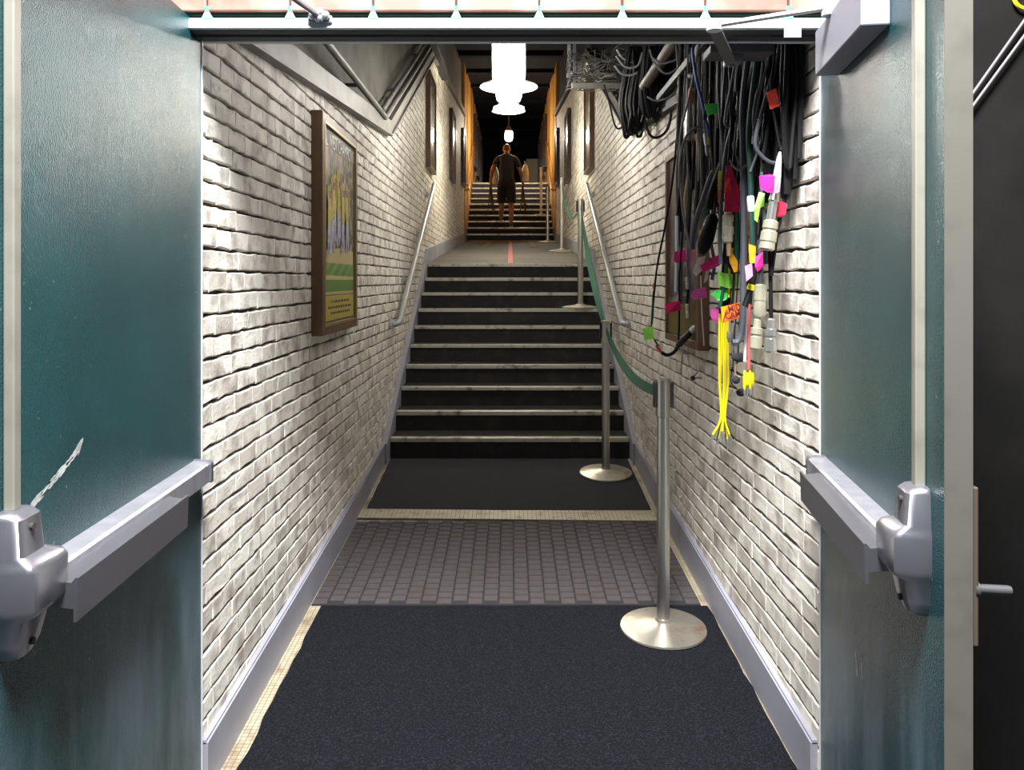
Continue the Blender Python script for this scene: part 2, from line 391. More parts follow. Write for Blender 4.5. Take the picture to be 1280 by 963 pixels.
# ------------------------------------------------------------------ brick walls
def brick_wall(name, X, sgn):
    """sgn = +1: bricks face +x (left wall); -1: face -x"""
    V, Fc, mi, tone = [], [], [], []
    y0, y1 = 2.502, 16.7
    stations = [2.502, 5.04, 6.2, 6.3, 9.0, 9.85, 13, 16.7]
    for a, b in zip(stations, stations[1:]):
        o = len(V)
        xb, xo = X-sgn*.017, X-sgn*.30
        za, zb = floor_z(a)-.3, floor_z(b)-.3
        ta, tb = interp(TRIM, a)+.1, interp(TRIM, b)+.1
        V += [(xb, a, za), (xb, b, zb), (xb, b, tb), (xb, a, ta), (xo, a, za), (xo, b, zb), (xo, b, tb), (xo, a, ta)]
        for f in ((0, 1, 2, 3), (7, 6, 5, 4), (0, 4, 5, 1), (3, 2, 6, 7), (0, 3, 7, 4), (1, 5, 6, 2)):
            Fc.append([i+o for i in f]); mi.append(1); tone.append(0)
    ch = .0715
    nrow = int((interp(TRIM, y1)+.2)/ch)+1
    rnd = random.Random(11 if sgn > 0 else 23)
    for r in range(-1, nrow):
        z = r*ch
        y = y0-rnd.uniform(0, .12)
        while y < y1:
            near = y < 7
            w = rnd.choice((.20, .20, .20, .19, .18, .165, .21, .14)) + rnd.uniform(-.008, .008)
            a, b = max(y+.0012, y0), min(y+w-.0012, y1); y += w
            if b-a < .02: continue
            m_ = .5*(a+b)
            lo, hi = floor_z(m_)-.02, interp(TRIM, m_)+.06
            za, zb = z+.0048, z+ch-.0048
            zb = min(zb, hi)
            if za < lo-.1 or zb-za < .012: continue
            j = .0028 if near else .0018
            def q(yy, zz, x): return (x, yy+rnd.uniform(-j, j), zz+rnd.uniform(-j*1.3, j*1.3))
            ring = [(a, za), (a+(b-a)*.34, za), (a+(b-a)*.67, za), (b, za), (b, .5*(za+zb)), (b, zb), (a+(b-a)*.67, zb), (a+(b-a)*.34, zb), (a, zb), (a, .5*(za+zb))]
            if not near: ring = [ring[i] for i in (0, 3, 5, 8)]
            n = len(ring); o = len(V)
            cy, cz = m_, .5*(za+zb); prot = rnd.uniform(-.0010, .0010); tilt = rnd.uniform(-.02, .02)
            base = [q(yy, zz, X-sgn*.018) for yy, zz in ring]
            V += base
            V += [(X+sgn*(prot-(.0045 if abs(bz-cz) > (zb-za)*.4 and a+.01 < by < b-.01 else .0007)), by, bz) for _, by, bz in base]
            for _, by, bz in base:
                iy = by+(.0016 if by < a+.012 else -.0016 if by > b-.012 else 0)
                iz = bz+(.0045 if bz < cz-.01 else -.0045 if bz > cz+.01 else 0)
                V.append((X+sgn*(prot+tilt*(iz-cz)+rnd.uniform(-.0008, .0008)), iy, iz))
            t = rnd.random()
            for lvl in (0, 1):
                for k in range(n):
                    Fc.append((o+lvl*n+k, o+lvl*n+(k+1) % n, o+(lvl+1)*n+(k+1) % n, o+(lvl+1)*n+k)); mi.append(0); tone.append(t)
            Fc.append([o+2*n+k for k in range(n)]); mi.append(0); tone.append(t)
    me = bpy.data.meshes.new(name); me.from_pydata(V, [], Fc)
    me.materials.append(M['brick']); me.materials.append(M['mortar'])
    me.polygons.foreach_set('material_index', mi)
    bm = bmesh.new(); bm.from_mesh(me); bmesh.ops.recalc_face_normals(bm, faces=bm.faces[:]); bm.to_mesh(me); bm.free()
    at = me.attributes.new('tone', 'FLOAT', 'FACE'); at.data.foreach_set('value', tone)
    o = bpy.data.objects.new(name, me); COL.objects.link(o); return struct(o)
brick_wall('wall_left', XL, +1); brick_wall('wall_right', XR, -1)

# upper concrete walls, steel trim, ceiling
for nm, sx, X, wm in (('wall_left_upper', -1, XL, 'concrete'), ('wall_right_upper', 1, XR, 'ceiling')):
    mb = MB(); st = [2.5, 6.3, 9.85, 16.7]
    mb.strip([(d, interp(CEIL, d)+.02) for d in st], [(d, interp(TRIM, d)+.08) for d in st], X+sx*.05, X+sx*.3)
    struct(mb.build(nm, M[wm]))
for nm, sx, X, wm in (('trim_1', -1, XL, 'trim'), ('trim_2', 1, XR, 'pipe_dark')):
    mb = MB(); st = [2.515, 6.3, 9.85, 16.7]
    mb.strip([(d, interp(TRIM, d)+.115) for d in st], [(d, interp(TRIM, d)) for d in st], X-sx*.035, X+sx*.06)
    mb.strip([(d, interp(TRIM, d)+.012) for d in st], [(d, interp(TRIM, d)-.006) for d in st], X-sx*.05, X+sx*.0)
    struct(mb.build(nm, M[wm]))
mb = MB(); mb.strip([(d, z+.25) for d, z in CEIL], CEIL, -1.3, 1.3)
ceil = struct(mb.build('ceiling', M['ceiling']))
for i, d in enumerate((7.2, 8.4, 9.6, 11.4, 13.4, 15.4, 17.6, 19.6, 21.6, 23.6, 25.6, 27.6, 30)):
    mb = MB(); z = interp(CEIL, d); mb.box((-1.0, d-.05, z-.07), (1.0, d+.05, z+.05)); mb.box((-1.0, d-.08, z-.085), (1.0, d+.08, z-.07))
    mb.build('joist', M['ceiling'], ceil)

# floors
mb = MB(); mb.strip(FLOOR, [(d, z-.3) for d, z in FLOOR], -1.05, 1.05); mb.strip([(2.38, 0), (2.5, 0)], [(2.38, -.3), (2.5, -.3)], -1.05, 1.05)
struct(mb.build('floor', M['tile']))
mb = MB(); mb.box((-5, -4, -.3), (5, 2.38, -.003)); struct(mb.build('floor_outside', M['ground']))
mb = MB(); mb.strip([(DL+.02, land(DL+.02)), (D2+.05, Z2B)], [(DL+.02, ZL-.3), (D2+.05, Z2B-.3)], -1.0, 1.0)
struct(mb.build('landing_floor', M['landing']))
mb = MB(); mb.box((-1.1, DU+.03, ZU-.3), (1.1, 36, ZU)); struct(mb.build('upper_floor', M['landing']))

# baseboards
for nm, X, sx in (('baseboard_left', XL, 1), ('baseboard_right', XR, -1)):
    st = [2.515, 5.04, 6.06]
    mb = MB()
    mb.strip([(d, floor_z(d)+.158) for d in st], [(d, floor_z(d)-.02) for d in st], X-sx*.01, X+sx*.022)
    mb.strip([(d, floor_z(d)+.166) for d in st], [(d, floor_z(d)+.154) for d in st], X-sx*.01, X+sx*.016)
    struct(mb.build(nm, M['base']))
    st = [9.12, 16.7]
    mb = MB(); mb.strip([(d, land(d)+.165) for d in st], [(d, land(d)-.02) for d in st], X-sx*.01, X+sx*.022)
    struct(mb.build('landing_'+nm, M['base']))

# ------------------------------------------------------------------ stairs
def staircase(name, label, d0, z0, rise, x0, x1, n, stringer, nose_m):
    t = thing(name, label, 'stairs', (0, d0, z0-rise))
    for i in range(n):
        d, z = d0+i*TR, z0+i*rise
        mb = MB(); mb.box((x0, d+.012, z-rise-.02 if i else z-rise-.05), (x1, d+(TR+.02 if i < n-1 else .05), z))
        mb.build('step', M['step'], t)
        mb = MB()
        w = random.uniform(-.004, .004)
        mb.prism([(d-.004, z-.026+w), (d+.012, z-.026+w), (d+.012, z+.0), (d+.055, z+.0), (d+.055, z+.005), (d+.002, z+.006), (d-.004, z+.001)], x0+.004, x1-.004)
        mb.build('nosing', nose_m, t)
    if stringer:
        for X, sx in ((XL, 1), (XR, -1)):
            mb = MB()
            line = lambda d: z0+(d-d0)*rise/TR
            top = [(6.04, floor_z(6.04)+.160), (6.28, line(6.28)+.055), (8.9, line(8.9)+.055), (9.14, land(9.14)+.165)]
            bot = [(6.04, .15), (6.28, .15), (8.9, 1.3), (9.14, 1.5)]
            mb.strip(top, bot, X+sx*.001, X+sx*.040)
            mb.build('stringer', M['base'], t)
    return t
staircase('staircase', 'black stairs with worn pale nosings between the grey stringers, rising to the landing', D1, Z1, RI, XL+.040, XR-.040, 10, True, M['nosing'])
staircase('staircase', 'farther flight of dark stairs between amber panelling, where the person climbs', D2, Z2, RI2, -.955, .945, 10, False, M['nosing'])

# ------------------------------------------------------------------ amber panelled upper walls
for nm, sx in (('wall_left_panelling', -1), ('wall_right_panelling', 1)):
    X = XL if sx < 0 else XR
    mb = MB()
    st = [16.7, 17.4, 20.2, 36]; bt = [Z2B-.2, Z2B-.2, ZU-.3, ZU-.3]
    mb.strip([(d, interp(CEIL, d)+.02) for d in st], list(zip(st, bt)), X, X+sx*.3)
    for d in [16.75+1.25*k for k in range(15)]:      # vertical cover battens
        zb = Z2B if d < 17.4 else min(Z2B+(d-17.4)*.52, ZU)
        mb.box((X-sx*.012, d, zb), (X+sx*.01, d+.05, interp(CEIL, d)-.05))
    struct(mb.build(nm, M['amber']))
mb = MB(); mb.box((-1.2, 27, ZU-.1), (1.2, 27.3, ZU+2.8)); wb = struct(mb.build('wall_back', M['ceiling']))
mb = MB(); mb.box((.54, 26.9, ZU), (.92, 27.0, ZU+1.62)); mb.box((.57, 26.87, ZU+.02), (.89, 26.9, ZU+1.57)); mb.build('pale_door', M['pale_panel'], wb)

# ------------------------------------------------------------------ facade over and beside the doors
mb = MB()
jx = [-.162+.248*k for k in range(-4, 6)]
for a, b in zip(jx, jx[1:]):
    for r in range(3):
        j = random.uniform(0, .004)
        mb.box((a+.003, 2.384+j, E+.803+.2*r), (b-.003, 2.46, E+.803+.2*r+.194), 0, .004)
mb.box((-1.15, 2.40, E+.795), (1.08, 2.52, E+2.2), 1)
mb.box((-1.06, 2.425, E+.770), (1.06, 2.50, E+.80), 1)  # dark fill in the reveal: the shadow line put into the colour
struct(mb.build('wall_front', [M['pinkblock'], M['dark_gap']]))
mb = MB()
for x in jx:                                             # green paint blobs bridging the dark reveal under each block joint
    if -.98 < x < 1.02:
        mb.loft([[(x-.016, 2.386, E+.780), (x+.016, 2.386, E+.780), (x+.016, 2.43, E+.780), (x-.016, 2.43, E+.780)],
                 [(x-.007, 2.388, E+.800), (x+.007, 2.388, E+.800), (x+.007, 2.43, E+.800), (x-.007, 2.43, E+.800)],
                 [(x-.006, 2.380, E+.816), (x+.006, 2.380, E+.816), (x+.006, 2.41, E+.816), (x-.006, 2.41, E+.816)]])
mb.box((-1.0, 2.390, E+.775), (1.0, 2.44, E+.783))
struct(mb.build('trim_3', M['green_drip']))
for nm, a, b in (('wall_front_left', -5, -1.06), ('wall_front_right', 1.06, 5)):
    mb = MB(); mb.box((a, 2.42, -.1), (b, 2.75, E+2.2)); struct(mb.build(nm, M['dark_wall']))
# frame: head and two jambs
mb = MB()
mb.prism([(2.385, E+.752), (2.392, E+.750), (2.505, E+.752), (2.513, E+.744), (2.52, E+.744), (2.52, E+.776), (2.385, E+.776)], -1.06, 1.06)
for sx, xin in ((-1, -.985), (1, .985)): mb.box((xin, 2.42, -.0), (xin+sx*.075, 2.50, E+.75))
dfr = struct(mb.build('door_frame', M['frame_paint']))
mb = MB(); mb.box((-.985, 2.40, E+.747), (.985, 2.506, E+.7515)); mb.box((-.985, 2.44, E+.741), (.985, 2.47, E+.747)); mb.build('head_soffit', M['trim_dark'], dfr)  # separate sheet, makes the head's underside darker than its front

# ------------------------------------------------------------------ the two door leaves
class Door:
    def __init__(s, H, ang, side):
        s.H = Vector((H[0], H[1], 0)); sg = 1 if side < 0 else -1
        s.u = Vector((sg*math.sin(ang), -math.cos(ang), 0)); s.n = Vector((sg*math.cos(ang), math.sin(ang), 0))
    def __call__(s, u, n, z): return s.H+s.u*u+s.n*n+Vector((0, 0, z))
    def box(s, mb, u0, u1, n0, n1, z0, z1, mi=0, bev=0):
        t = MB(); t.box((u0, n0, z0), (u1, n1, z1), 0, bev)
        mb.add([s(*v) for v in t.v], t.f, mi)
    def prof(s, mb, prof, u0, u1, mi=0):
        n = len(prof)
        mb.add([s(u0, a, z) for a, z in prof]+[s(u1, a, z) for a, z in prof],
               [list(range(n))[::-1], [n+i for i in range(n)]]+[(i, (i+1) % n, n+(i+1) % n, n+i) for i in range(n)], mi)
def make_door(name, label, D, W, urod, pad, sc, dz):
    g = struct(thing(name, label, 'door', D(0, 0, 0)))
    TOPZ = E+.7865
    mb = MB(); D.box(mb, .004, W, -.05, 0, .012, TOPZ); mb.build('leaf', M['door'], g)
    mb = MB(); D.box(mb, W, W+.0025, -.05, .0, .012, TOPZ); mb.build('edge_strip', M['edge_grey'], g)
    mb = MB(); D.box(mb, -.002, .004, -.05, .003, .012, TOPZ); mb.build('hinge_strip', M['frame_paint'], g)
    # panic bar
    zt = E-.537+dz
    bar = MB(); D.prof(bar, [(0, zt), (.044, zt-.004), (.05, zt-.010), (.05, zt-.062), (0, zt-.062)], .07, urod-.05)
    pb = bar.build('panic_bar', M['alu'], g)
    mb = MB(); D.prof(mb, [(0, zt+.003), (.048, zt-.001), (.054, zt-.008), (.054, zt-.066), (0, zt-.066)], .055, .073); mb.build('end_cap', M['alu_cast'], pb)
    mb = MB(); D.prof(mb, [(.05, zt-.020), (.088, zt-.026), (.096, zt-.016), (.101, zt-.017), (.098, zt-.100), (.092, zt-.101), (.092, zt-.076), (.05, zt-.070)], *pad)
    mb.build('push_pad', M['alu_shaded'], pb)
    # latch case: lofted shell
    sec = [(-.412, -.026, .026, .012), (-.415, -.036, .034, .030), (-.425, -.041, .038, .042), (-.488, -.046, .041, .047), (-.500, -.072, .044, .066), (-.512, -.076, .046, .074),
           (-.575, -.074, .046, .074), (-.588, -.068, .044, .066), (-.596, -.050, .040, .052), (-.640, -.040, .034, .044), (-.664, -.030, .026, .034), (-.672, -.018, .016, .014)]
    rings = []
    for z, a, b, p in sec:
        z = E+(z+.54)*sc-.54+dz; a *= sc; b *= sc; p *= sc; c = min(.016, p*.5)
        rings.append([D(urod+u, n, z) for u, n in ((a, 0), (a, p-c), (a+c*.35, p-c*.3), (a+c, p), (b-c, p), (b-c*.3, p-c*.3), (b, p-c), (b, 0))])
    mb = MB(); mb.loft(rings, 0, True); lc = mb.build('latch_case', M['alu_cast'], g)
    for z in (-.442, -.640):
        mb = MB(); c = D(urod+.004, .045*sc, E+(z+.54)*sc-.54+dz); mb.tube([c-D.n*.004, c+D.n*.004], .0065, 12); mb.build('screw', M['dark_gap'], lc)
    mb = MB(); D.box(mb, urod-.012, urod+.012, .0, .020, E-.42, TOPZ-.02, 0, .003); rd = mb.build('vertical_rod', M['cream_edge'], g)
    return g
DLh = Door((-.9635, 2.497), math.radians(2.5), -1)
DRh = Door((.967, 2.497), math.radians(8.6), 1)
d1 = make_door('door_1', 'teal steel door leaf with white scratch beside the poster wall', DLh, 1.12, 1.040, (.40, .985), 1.05, -.012)
d2 = make_door('door_2', 'teal steel door leaf with grey closer box beside the cable bundle', DRh, 1.0, .894, (.20, .845), 1.0, 0)
# scratches: chips of missing paint
def scratch(D, pts, w, name, parent, n=26):
    mb = MB(); path = catmull([Vector((u, 0, z)) for u, z in pts], 8)
    for q, p in enumerate(path[:-1]):
        t = (path[q+1]-p).normalized(); nn = Vector((-t.z, 0, t.x))
        for _ in range(5):
            if random.random() < .45: continue
            L_ = random.uniform(.6, 2.2)*w; hw = random.uniform(.10, .38)*w
            c = p+nn*random.uniform(-w, w)*.9+t*random.uniform(-w, w)
            pl_ = [c+t*a*L_+nn*b*hw for a, b in ((-1, 0), (-.4, random.uniform(-1, -.3)), (.5, random.uniform(-1, -.4)), (1, .2), (.3, random.uniform(.4, 1)), (-.5, random.uniform(.3, 1)))]
            mb.add([D(v.x, .0007, v.z) for v in pl_], [list(range(6))])
    return mb.build(name, M['scuff'], parent, fix=False)
M['scuff'] = mat('bare_scuffed_paint', (206, 208, 204), .7)
scratch(DLh, [(.965, E-.442), (.945, E-.43), (.90, E-.415), (.85, E-.395), (.80, E-.375), (.775, E-.36), (.768, E-.352)], .008, 'paint_scratch', d1)
scratch(DRh, [(.40, E-.985), (.41, E-1.005), (.417, E-1.03)], .0035, 'paint_scratch', d2)
scratch(DRh, [(.455, E-.975), (.46, E-1.0), (.465, E-1.015)], .003, 'paint_scratch', d2)
# right closer and its arm
mb = MB(); DRh.box(mb, .225, .686, 0, .064, E+.581, E+.708, 0, .004); cl = mb.build('door_closer', M['grey_paint'], d2)
def flatbar(mb, a, b, w, t):
    a, b = Vector(a), Vector(b); x = (b-a).normalized(); y = Vector((0, 0, 1)).cross(x).normalized(); z = x.cross(y)
    mb.add([p+y*sy*w+z*sz*t for p in (a, b) for sy, sz in ((-1, -1), (1, -1), (1, 1), (-1, 1))],
           [(0, 1, 2, 3), (7, 6, 5, 4), (0, 4, 5, 1), (1, 5, 6, 2), (2, 6, 7, 3), (3, 7, 4, 0)])
mb = MB(); flatbar(mb, (.845, 2.12, E+.722), (.565, 2.215, E+.705), .013, .004); mb.tube([(.845, 2.12, E+.700), (.845, 2.12, E+.73)], .02, 14)
mb.tube([(.565, 2.215, E+.690), (.565, 2.215, E+.716)], .022, 14); mb.build('closer_arm', M['frame_paint'], cl)
mb = MB(); flatbar(mb, (.565, 2.215, E+.696), (.705, 2.56, E+.696), .017, .004); mb.box((.690, 2.53, E+.69), (.735, 2.60, E+.715), 0, .004)
mb.tube([(.71, 2.565, E+.684), (.71, 2.565, E+.70)], .010, 10); mb.build('closer_forearm', M['trim_mid'], cl)
mb = MB(); mb.box((.63, 2.515, E+.715), (.83, 2.62, E+.742), 0, .004); mb.build('arm_shoe', M['trim_dark'], cl)
# left closer arm: shoe on the head, rod going up to the leaf top outside the picture
mb = MB(); mb.tube(catmull([(-.566, 2.37, E+.783), (-.60, 2.28, E+.79), (-.70, 1.98, E+.815)], 4), .009, 10); mb.tube(catmull([(-.70, 1.98, E+.815), (-.88, 1.84, E+.80), (-.93, 1.80, E+.79)], 4), .009, 10)
mb.build('closer_arm', M['alu_cast'], d1)
mb = MB(); 
for dx, dz, r in ((-.018, 0, .014), (.0, .008, .016), (.018, .0, .014), (0, -.008, .014)):
    bm = bmesh.new(); bmesh.ops.create_icosphere(bm, subdivisions=2, radius=r); mb.bm(bm, 0, True, Matrix.Translation((-.566+dx, 2.368, E+.783+dz)))
mb.box((-.602, 2.375, E+.765), (-.53, 2.386, E+.785), 0, .003)
mb.build('arm_bracket', M['alu'], d1)
# outside lever on the right leaf
mb = MB(); DRh.box(mb, .93, .998, -.062, -.05, E-.69, E-.39, 0, .003); pl = mb.build('outer_plate', M['pipe_brown'], d2)
mb = MB(); c = DRh(.985, -.055, E-.585); mb.tube([c, c-DRh.n*.064], .0095, 12); mb.tube([c-DRh.n*.064, c-DRh.n*.068], .0085, 12); mb.tube([c-DRh.n*.002, c-DRh.n*.010], .016, 14); mb.build('lever_handle', M['trim_dark'], pl)
# small patch of pale green tape on the head by the closer
mb = MB(); mb.box((.815, 2.379, E+.722), (.865, 2.3845, E+.765)); tag(mb.build('tape_patch', M['green_drip']), 'pale green tape patch hanging from the white door head by the closer arm', 'tape')
# thin pipes and a yellow ring high on the dark wall outside
for k, (a, b) in enumerate((((1180, 168), (1420, -172)), ((1180, 182), (1420, -146)))):
    mb = MB(); mb.tube([P(a[0], a[1], 2.40), P(b[0], b[1], 2.40)], .005, 10)
    for s_ in (.05, .6):
        q = P(a[0], a[1], 2.40).lerp(P(b[0], b[1], 2.40), s_); mb.box(q-Vector((.008, -.003, .008)), q+Vector((.008, .022, .008)))
    tag(mb.build('thin_pipe', M['trim_mid']), ('upper of two thin bright pipes slanting up the black wall past the door edge', 'lower of two thin bright pipes slanting up the black wall past the door edge')[k], 'pipe')
mb = MB(); c = P(1282, -4, 2.405); mb.tube([c+Vector((math.cos(a)*.035, 0, math.sin(a)*.035)) for a in [k*6.2832/24 for k in range(25)]], .006, 8, cap=False)
tag(mb.build('cable_ring', M['cable_yellow']), 'yellow looped cord end high on the black outside wall', 'cord')

# ------------------------------------------------------------------ mats and the tiled threshold
def mat_slab(name, label, x0, x1, d0, d1, th, m, wob):
    mb = MB(); nx, ny = 18, 14; top = []
    for j in range(ny+1):
        for i in range(nx+1):
            u, v = i/nx, j/ny
            x = x0+(x1-x0)*u; d = d0+(d1-d0)*v
            if i in (0, nx): x += random.uniform(-wob, wob)
            if j in (0, ny): d += random.uniform(-wob, wob)*.5
            e = .35 if i in (0, nx) or j in (0, ny) else 1
            top.append((x, d, floor_z(d)+th*e+random.uniform(0, .0012)))
    n = nx+1
    fs = [(j*n+i, j*n+i+1, (j+1)*n+i+1, (j+1)*n+i) for j in range(ny) for i in range(nx)]
    mb.add(top, fs, 0, True)
    rim = [i for i in range(n)]+[j*n+nx for j in range(1, ny+1)]+[ny*n+i for i in range(nx-1, -1, -1)]+[j*n for j in range(ny-1, 0, -1)]
    o = len(top); low = [(top[i][0], top[i][1], floor_z(top[i][1])) for i in rim]; k = len(rim)
    mb.v += low
    for i in range(k): mb.f.append([rim[i], rim[(i+1) % k], o+(i+1) % k, o+i]); mb.m.append(0); mb.sm.append(False)
    return tag(mb.build(name, m), label, 'mat')
mat_slab('carpet_mat', 'dark navy carpet mat lying across the floor in the doorway', -.895, .938, 2.42, 3.792, .012, M['carpet'], .006)
mat_slab('carpet_mat', 'black carpet mat at the foot of the stairs, behind the tiled threshold', -.925, .905, 5.135, 6.19, .008, M['carpet2'], .003)
# rubber mat: basket-weave blocks
mb = MB(); x0, x1, d0, d1 = -.945, .905, 3.80, 4.915
mb.strip([(d0, floor_z(d0)+.006), (d1, floor_z(d1)+.006)], [(d0, floor_z(d0)), (d1, floor_z(d1))], x0, x1, 1)
nx, ny = 25, 17; px, py = (x1-x0)/nx, (d1-d0)/ny
for i in range(nx):
    for j in range(ny):
        a, b = x0+i*px+.0028, d0+j*py+.008
        for k in range(1):
            r = (a, b+(py*.5 if i % 2 else 0), a+px-.0056, min(b+(py*.5 if i % 2 else 0)+py-.018, d1-.002))
            if r[3]-r[1] < .01: continue
            h = .0115+random.uniform(0, .0008)
            z0, z1 = floor_z(r[1]), floor_z(r[3])
            mb.add([(r[0], r[1], z0+.005), (r[2], r[1], z0+.005), (r[2], r[3], z1+.005), (r[0], r[3], z1+.005),
                    (r[0]+.002, r[1]+.002, z0+h), (r[2]-.002, r[1]+.002, z0+h), (r[2]-.002, r[3]-.002, z1+h), (r[0]+.002, r[3]-.002, z1+h)],
                   [(4, 5, 6, 7), (0, 1, 5, 4), (1, 2, 6, 5), (2, 3, 7, 6), (3, 0, 4, 7)], 0)
tag(mb.build('rubber_mat', [M['rubber'], M['rubber_dark']]), 'grey brown rubber mat with basket-weave squares between carpet and threshold', 'mat')
mb = MB(); 
sk = lambda x: -.035*x                                    # the strip lies slightly askew
for k in range(70):
    xa = -.955+k*.0266; xb = xa+.0245
    if xb > .91: break
    for a, b in [(4.938+.026*q, 4.961+.026*q) for q in range(6)]:
        mb.add([(xx, yy+sk(xx), floor_z(yy)+zz) for zz in (0, .016) for xx, yy in ((xa, a), (xb, a), (xb, b), (xa, b))],
               [(4, 5, 6, 7), (0, 1, 5, 4), (1, 2, 6, 5), (2, 3, 7, 6), (3, 0, 4, 7)], 0)
mb.add([(xx, yy+sk(xx), floor_z(yy)+zz) for zz in (0, .0135) for xx, yy in ((-.957, 4.932), (.905, 4.932), (.905, 5.096), (-.957, 5.096))], [(4, 5, 6, 7), (0, 1, 5, 4), (1, 2, 6, 5), (2, 3, 7, 6), (3, 0, 4, 7)], 1)
M['tile_cream'] = mat('cream_mosaic_tile', (196, 186, 160), .4, n=(14, (136, 116, 84), .52, .75))
struct(mb.build('trim_4', [M['tile_cream'], M['mortar']]))
# tape on the landing
mb = MB(); mb.strip([(9.0, land(9.0)+.009), (9.03, land(9.03)+.009), (16.9, land(16.9)+.002)], [(9.0, land(9.0)), (9.03, land(9.03)), (16.9, land(16.9))], -.03, .03)
tag(mb.build('floor_tape', M['red_tape']), 'red tape stripe running up the middle of the landing', 'tape')
for k, (xa, lab) in enumerate(((-.42, 'worn tan tape patch on the landing on the handrail side away from the posts'), (.40, 'worn tan tape patch on the landing on the side near the belt posts'))):
    mb = MB(); mb.strip([(13.6, land(13.6)+.004), (16.2, land(16.2)+.004)], [(13.6, land(13.6)), (16.2, land(16.2))], xa-.055, xa+.055)
    tag(mb.build('tape_patch', M['worn_tape']), lab, 'tape')

# ------------------------------------------------------------------ handrails
def handrail(name, label, X, sx, pts, r, m, brk):
    g = thing(name, label, 'handrail', (X, pts[0][0], floor_z(pts[0][0]) if pts[0][0] < 17 else Z2))
    xw = X+sx*.02
    wall = (XL if sx < 0 else XR)
    path = [Vector((wall-sx*.004, pts[0][0]-.02, pts[0][1]-.01)), Vector((X+sx*.02, pts[0][0]-.02, pts[0][1]-.01)), Vector((X, pts[0][0]+.01, pts[0][1]+.005))]+[Vector((X, d, z)) for d, z in pts[1:]]
    sm = [path[0]]+catmull(path[1:4], 5)+path[4:]
    mb = MB(); mb.tube(sm, r, 14); mb.build('rail', m, g)
    mb = MB(); mb.lathe([(.0, 0), (r*1.9, 0), (r*1.9, .012), (r*1.1, .018)], (0, 0, 0), 16)
    R = Matrix.Translation(path[0]) @ Matrix.Rotation(math.radians(90 if sx < 0 else -90), 4, 'Y'); mb.v = [tuple(R @ Vector(v)) for v in mb.v]
    mb.build('wall_flange', m, g)
    for d in brk:
        z = interp(pts, d); mb = MB()
        mb.tube(catmull([(X, d, z-r*.8), (X, d, z-.07), (wall-sx*.03, d, z-.085), (wall, d, z-.085)], 4), r*.35, 8)
        mb.tube([(wall-sx*.014, d, z-.085), (wall+sx*.004, d, z-.085)], r*1.4, 12); mb.build('bracket', m, g)
    return g
RP = [(6.45, E-.345), (6.56, E-.29), (9.40, E+1.125)]
handrail('handrail', 'grey metal handrail on the poster-side brick wall along the stairs', XL+.075, -1, RP, .023, M['rail'], (7.3, 8.3, 9.3))
handrail('handrail', 'grey metal handrail on the brick wall beyond the cables along the stairs', XR-.068, 1, RP, .023, M['rail'], (7.3, 8.3, 9.3))
UP = [(17.0, E+1.93), (17.2, E+1.98), (20.1, E+3.44), (20.7, E+3.5)]
handrail('handrail', 'bronze handrail on the amber panelling on the bare side of the far stairs', XL+.08, -1, UP, .028, M['bronze'], (17.6, 19.6))
handrail('handrail', 'bronze handrail on the amber panelling behind the belt posts of the far stairs', XR-.08, 1, UP, .028, M['bronze'], (17.6, 19.6))

# ------------------------------------------------------------------ framed posters
def frame_mb(X, sx, d0, d1, h0, h1, dep, w, mb, mi=0):
    """a moulding ring standing off wall plane X; sx = direction into the room"""
    z0, z1 = E+h0, E+h1
    o = [(d0, z0), (d1, z0), (d1, z1), (d0, z1)]; i_ = [(d0+w, z0+w), (d1-w, z0+w), (d1-w, z1-w), (d0+w, z1-w)]
    xs = (X-sx*.004, X+sx*dep, X+sx*(dep-.012))
    rings = [[(xs[0], *p) for p in o], [(xs[1]-sx*.004, *p) for p in o], [(xs[1], p[0]+(.004 if p[0] == d0 else -.004), p[1]+(.004 if p[1] == z0 else -.004)) for p in o],
             [(xs[1], *p) for p in i_], [(xs[2]-sx*.004, *p) for p in i_]]
    vs = [p for r in rings for p in r]; fs = []
    for a in range(4):
        for k in range(4): fs.append((a*4+k, a*4+(k+1) % 4, (a+1)*4+(k+1) % 4, (a+1)*4+k))
    fs.append((0, 1, 2, 3))
    mb.add(vs, fs, mi)
def poster(label, X, sx, d0, d1, h0, h1, wood, pic, name='framed_poster', group=None, dep=.057):
    g = thing(name, label, 'poster', (X, .5*(d0+d1), E+h0), group)
    mb = MB(); frame_mb(X, sx, d0, d1, h0, h1, dep, .035, mb); mb.build('frame', wood, g)
    mb = MB(); x = X+sx*(dep-.016); mb.box((X+sx*.002, d0+.03, E+h0+.03), (x, d1-.03, E+h1-.03)); mb.build('picture', pic, g)
    return g
# near poster on the left wall: team photo with title and plaque
PD0, PD1, PH0, PH1 = 3.905, 4.79, -.275, .83
g = thing('framed_poster', 'framed poster of yellow-shirted players on green grass, hung on the wall beside the near door', 'poster', (XL, 4.35, E+PH0))
mb = MB(); frame_mb(XL, 1, PD0, PD1, PH0, PH1, .057, .04, mb); mb.build('frame', M['frame_wood'], g)
mb = MB(); frame_mb(XL, 1, PD0+.036, PD1-.036, PH0+.036, PH1-.036, .060, .018, mb); mb.build('gilt_edge', M['gold'], g)
xp = XL+.046
def uv(u, v): return (PD0+.054+u*(PD1-PD0-.108), E+PH0+.054+v*(PH1-PH0-.108))
mb = MB()
def patch(poly, mi, lift):
    lift *= .0005
    mb.add([(xp+lift, *uv(u, v)) for u, v in poly], [list(range(len(poly)))], mi)
a, b = uv(0, 0), uv(1, 1)
mb.box((XL+.003, a[0]-.01, a[1]-.01), (xp, b[0]+.01, b[1]+.01), 0)
patch([(.04, .30), (.96, .30), (.96, .90), (.04, .90)], 1, 1)
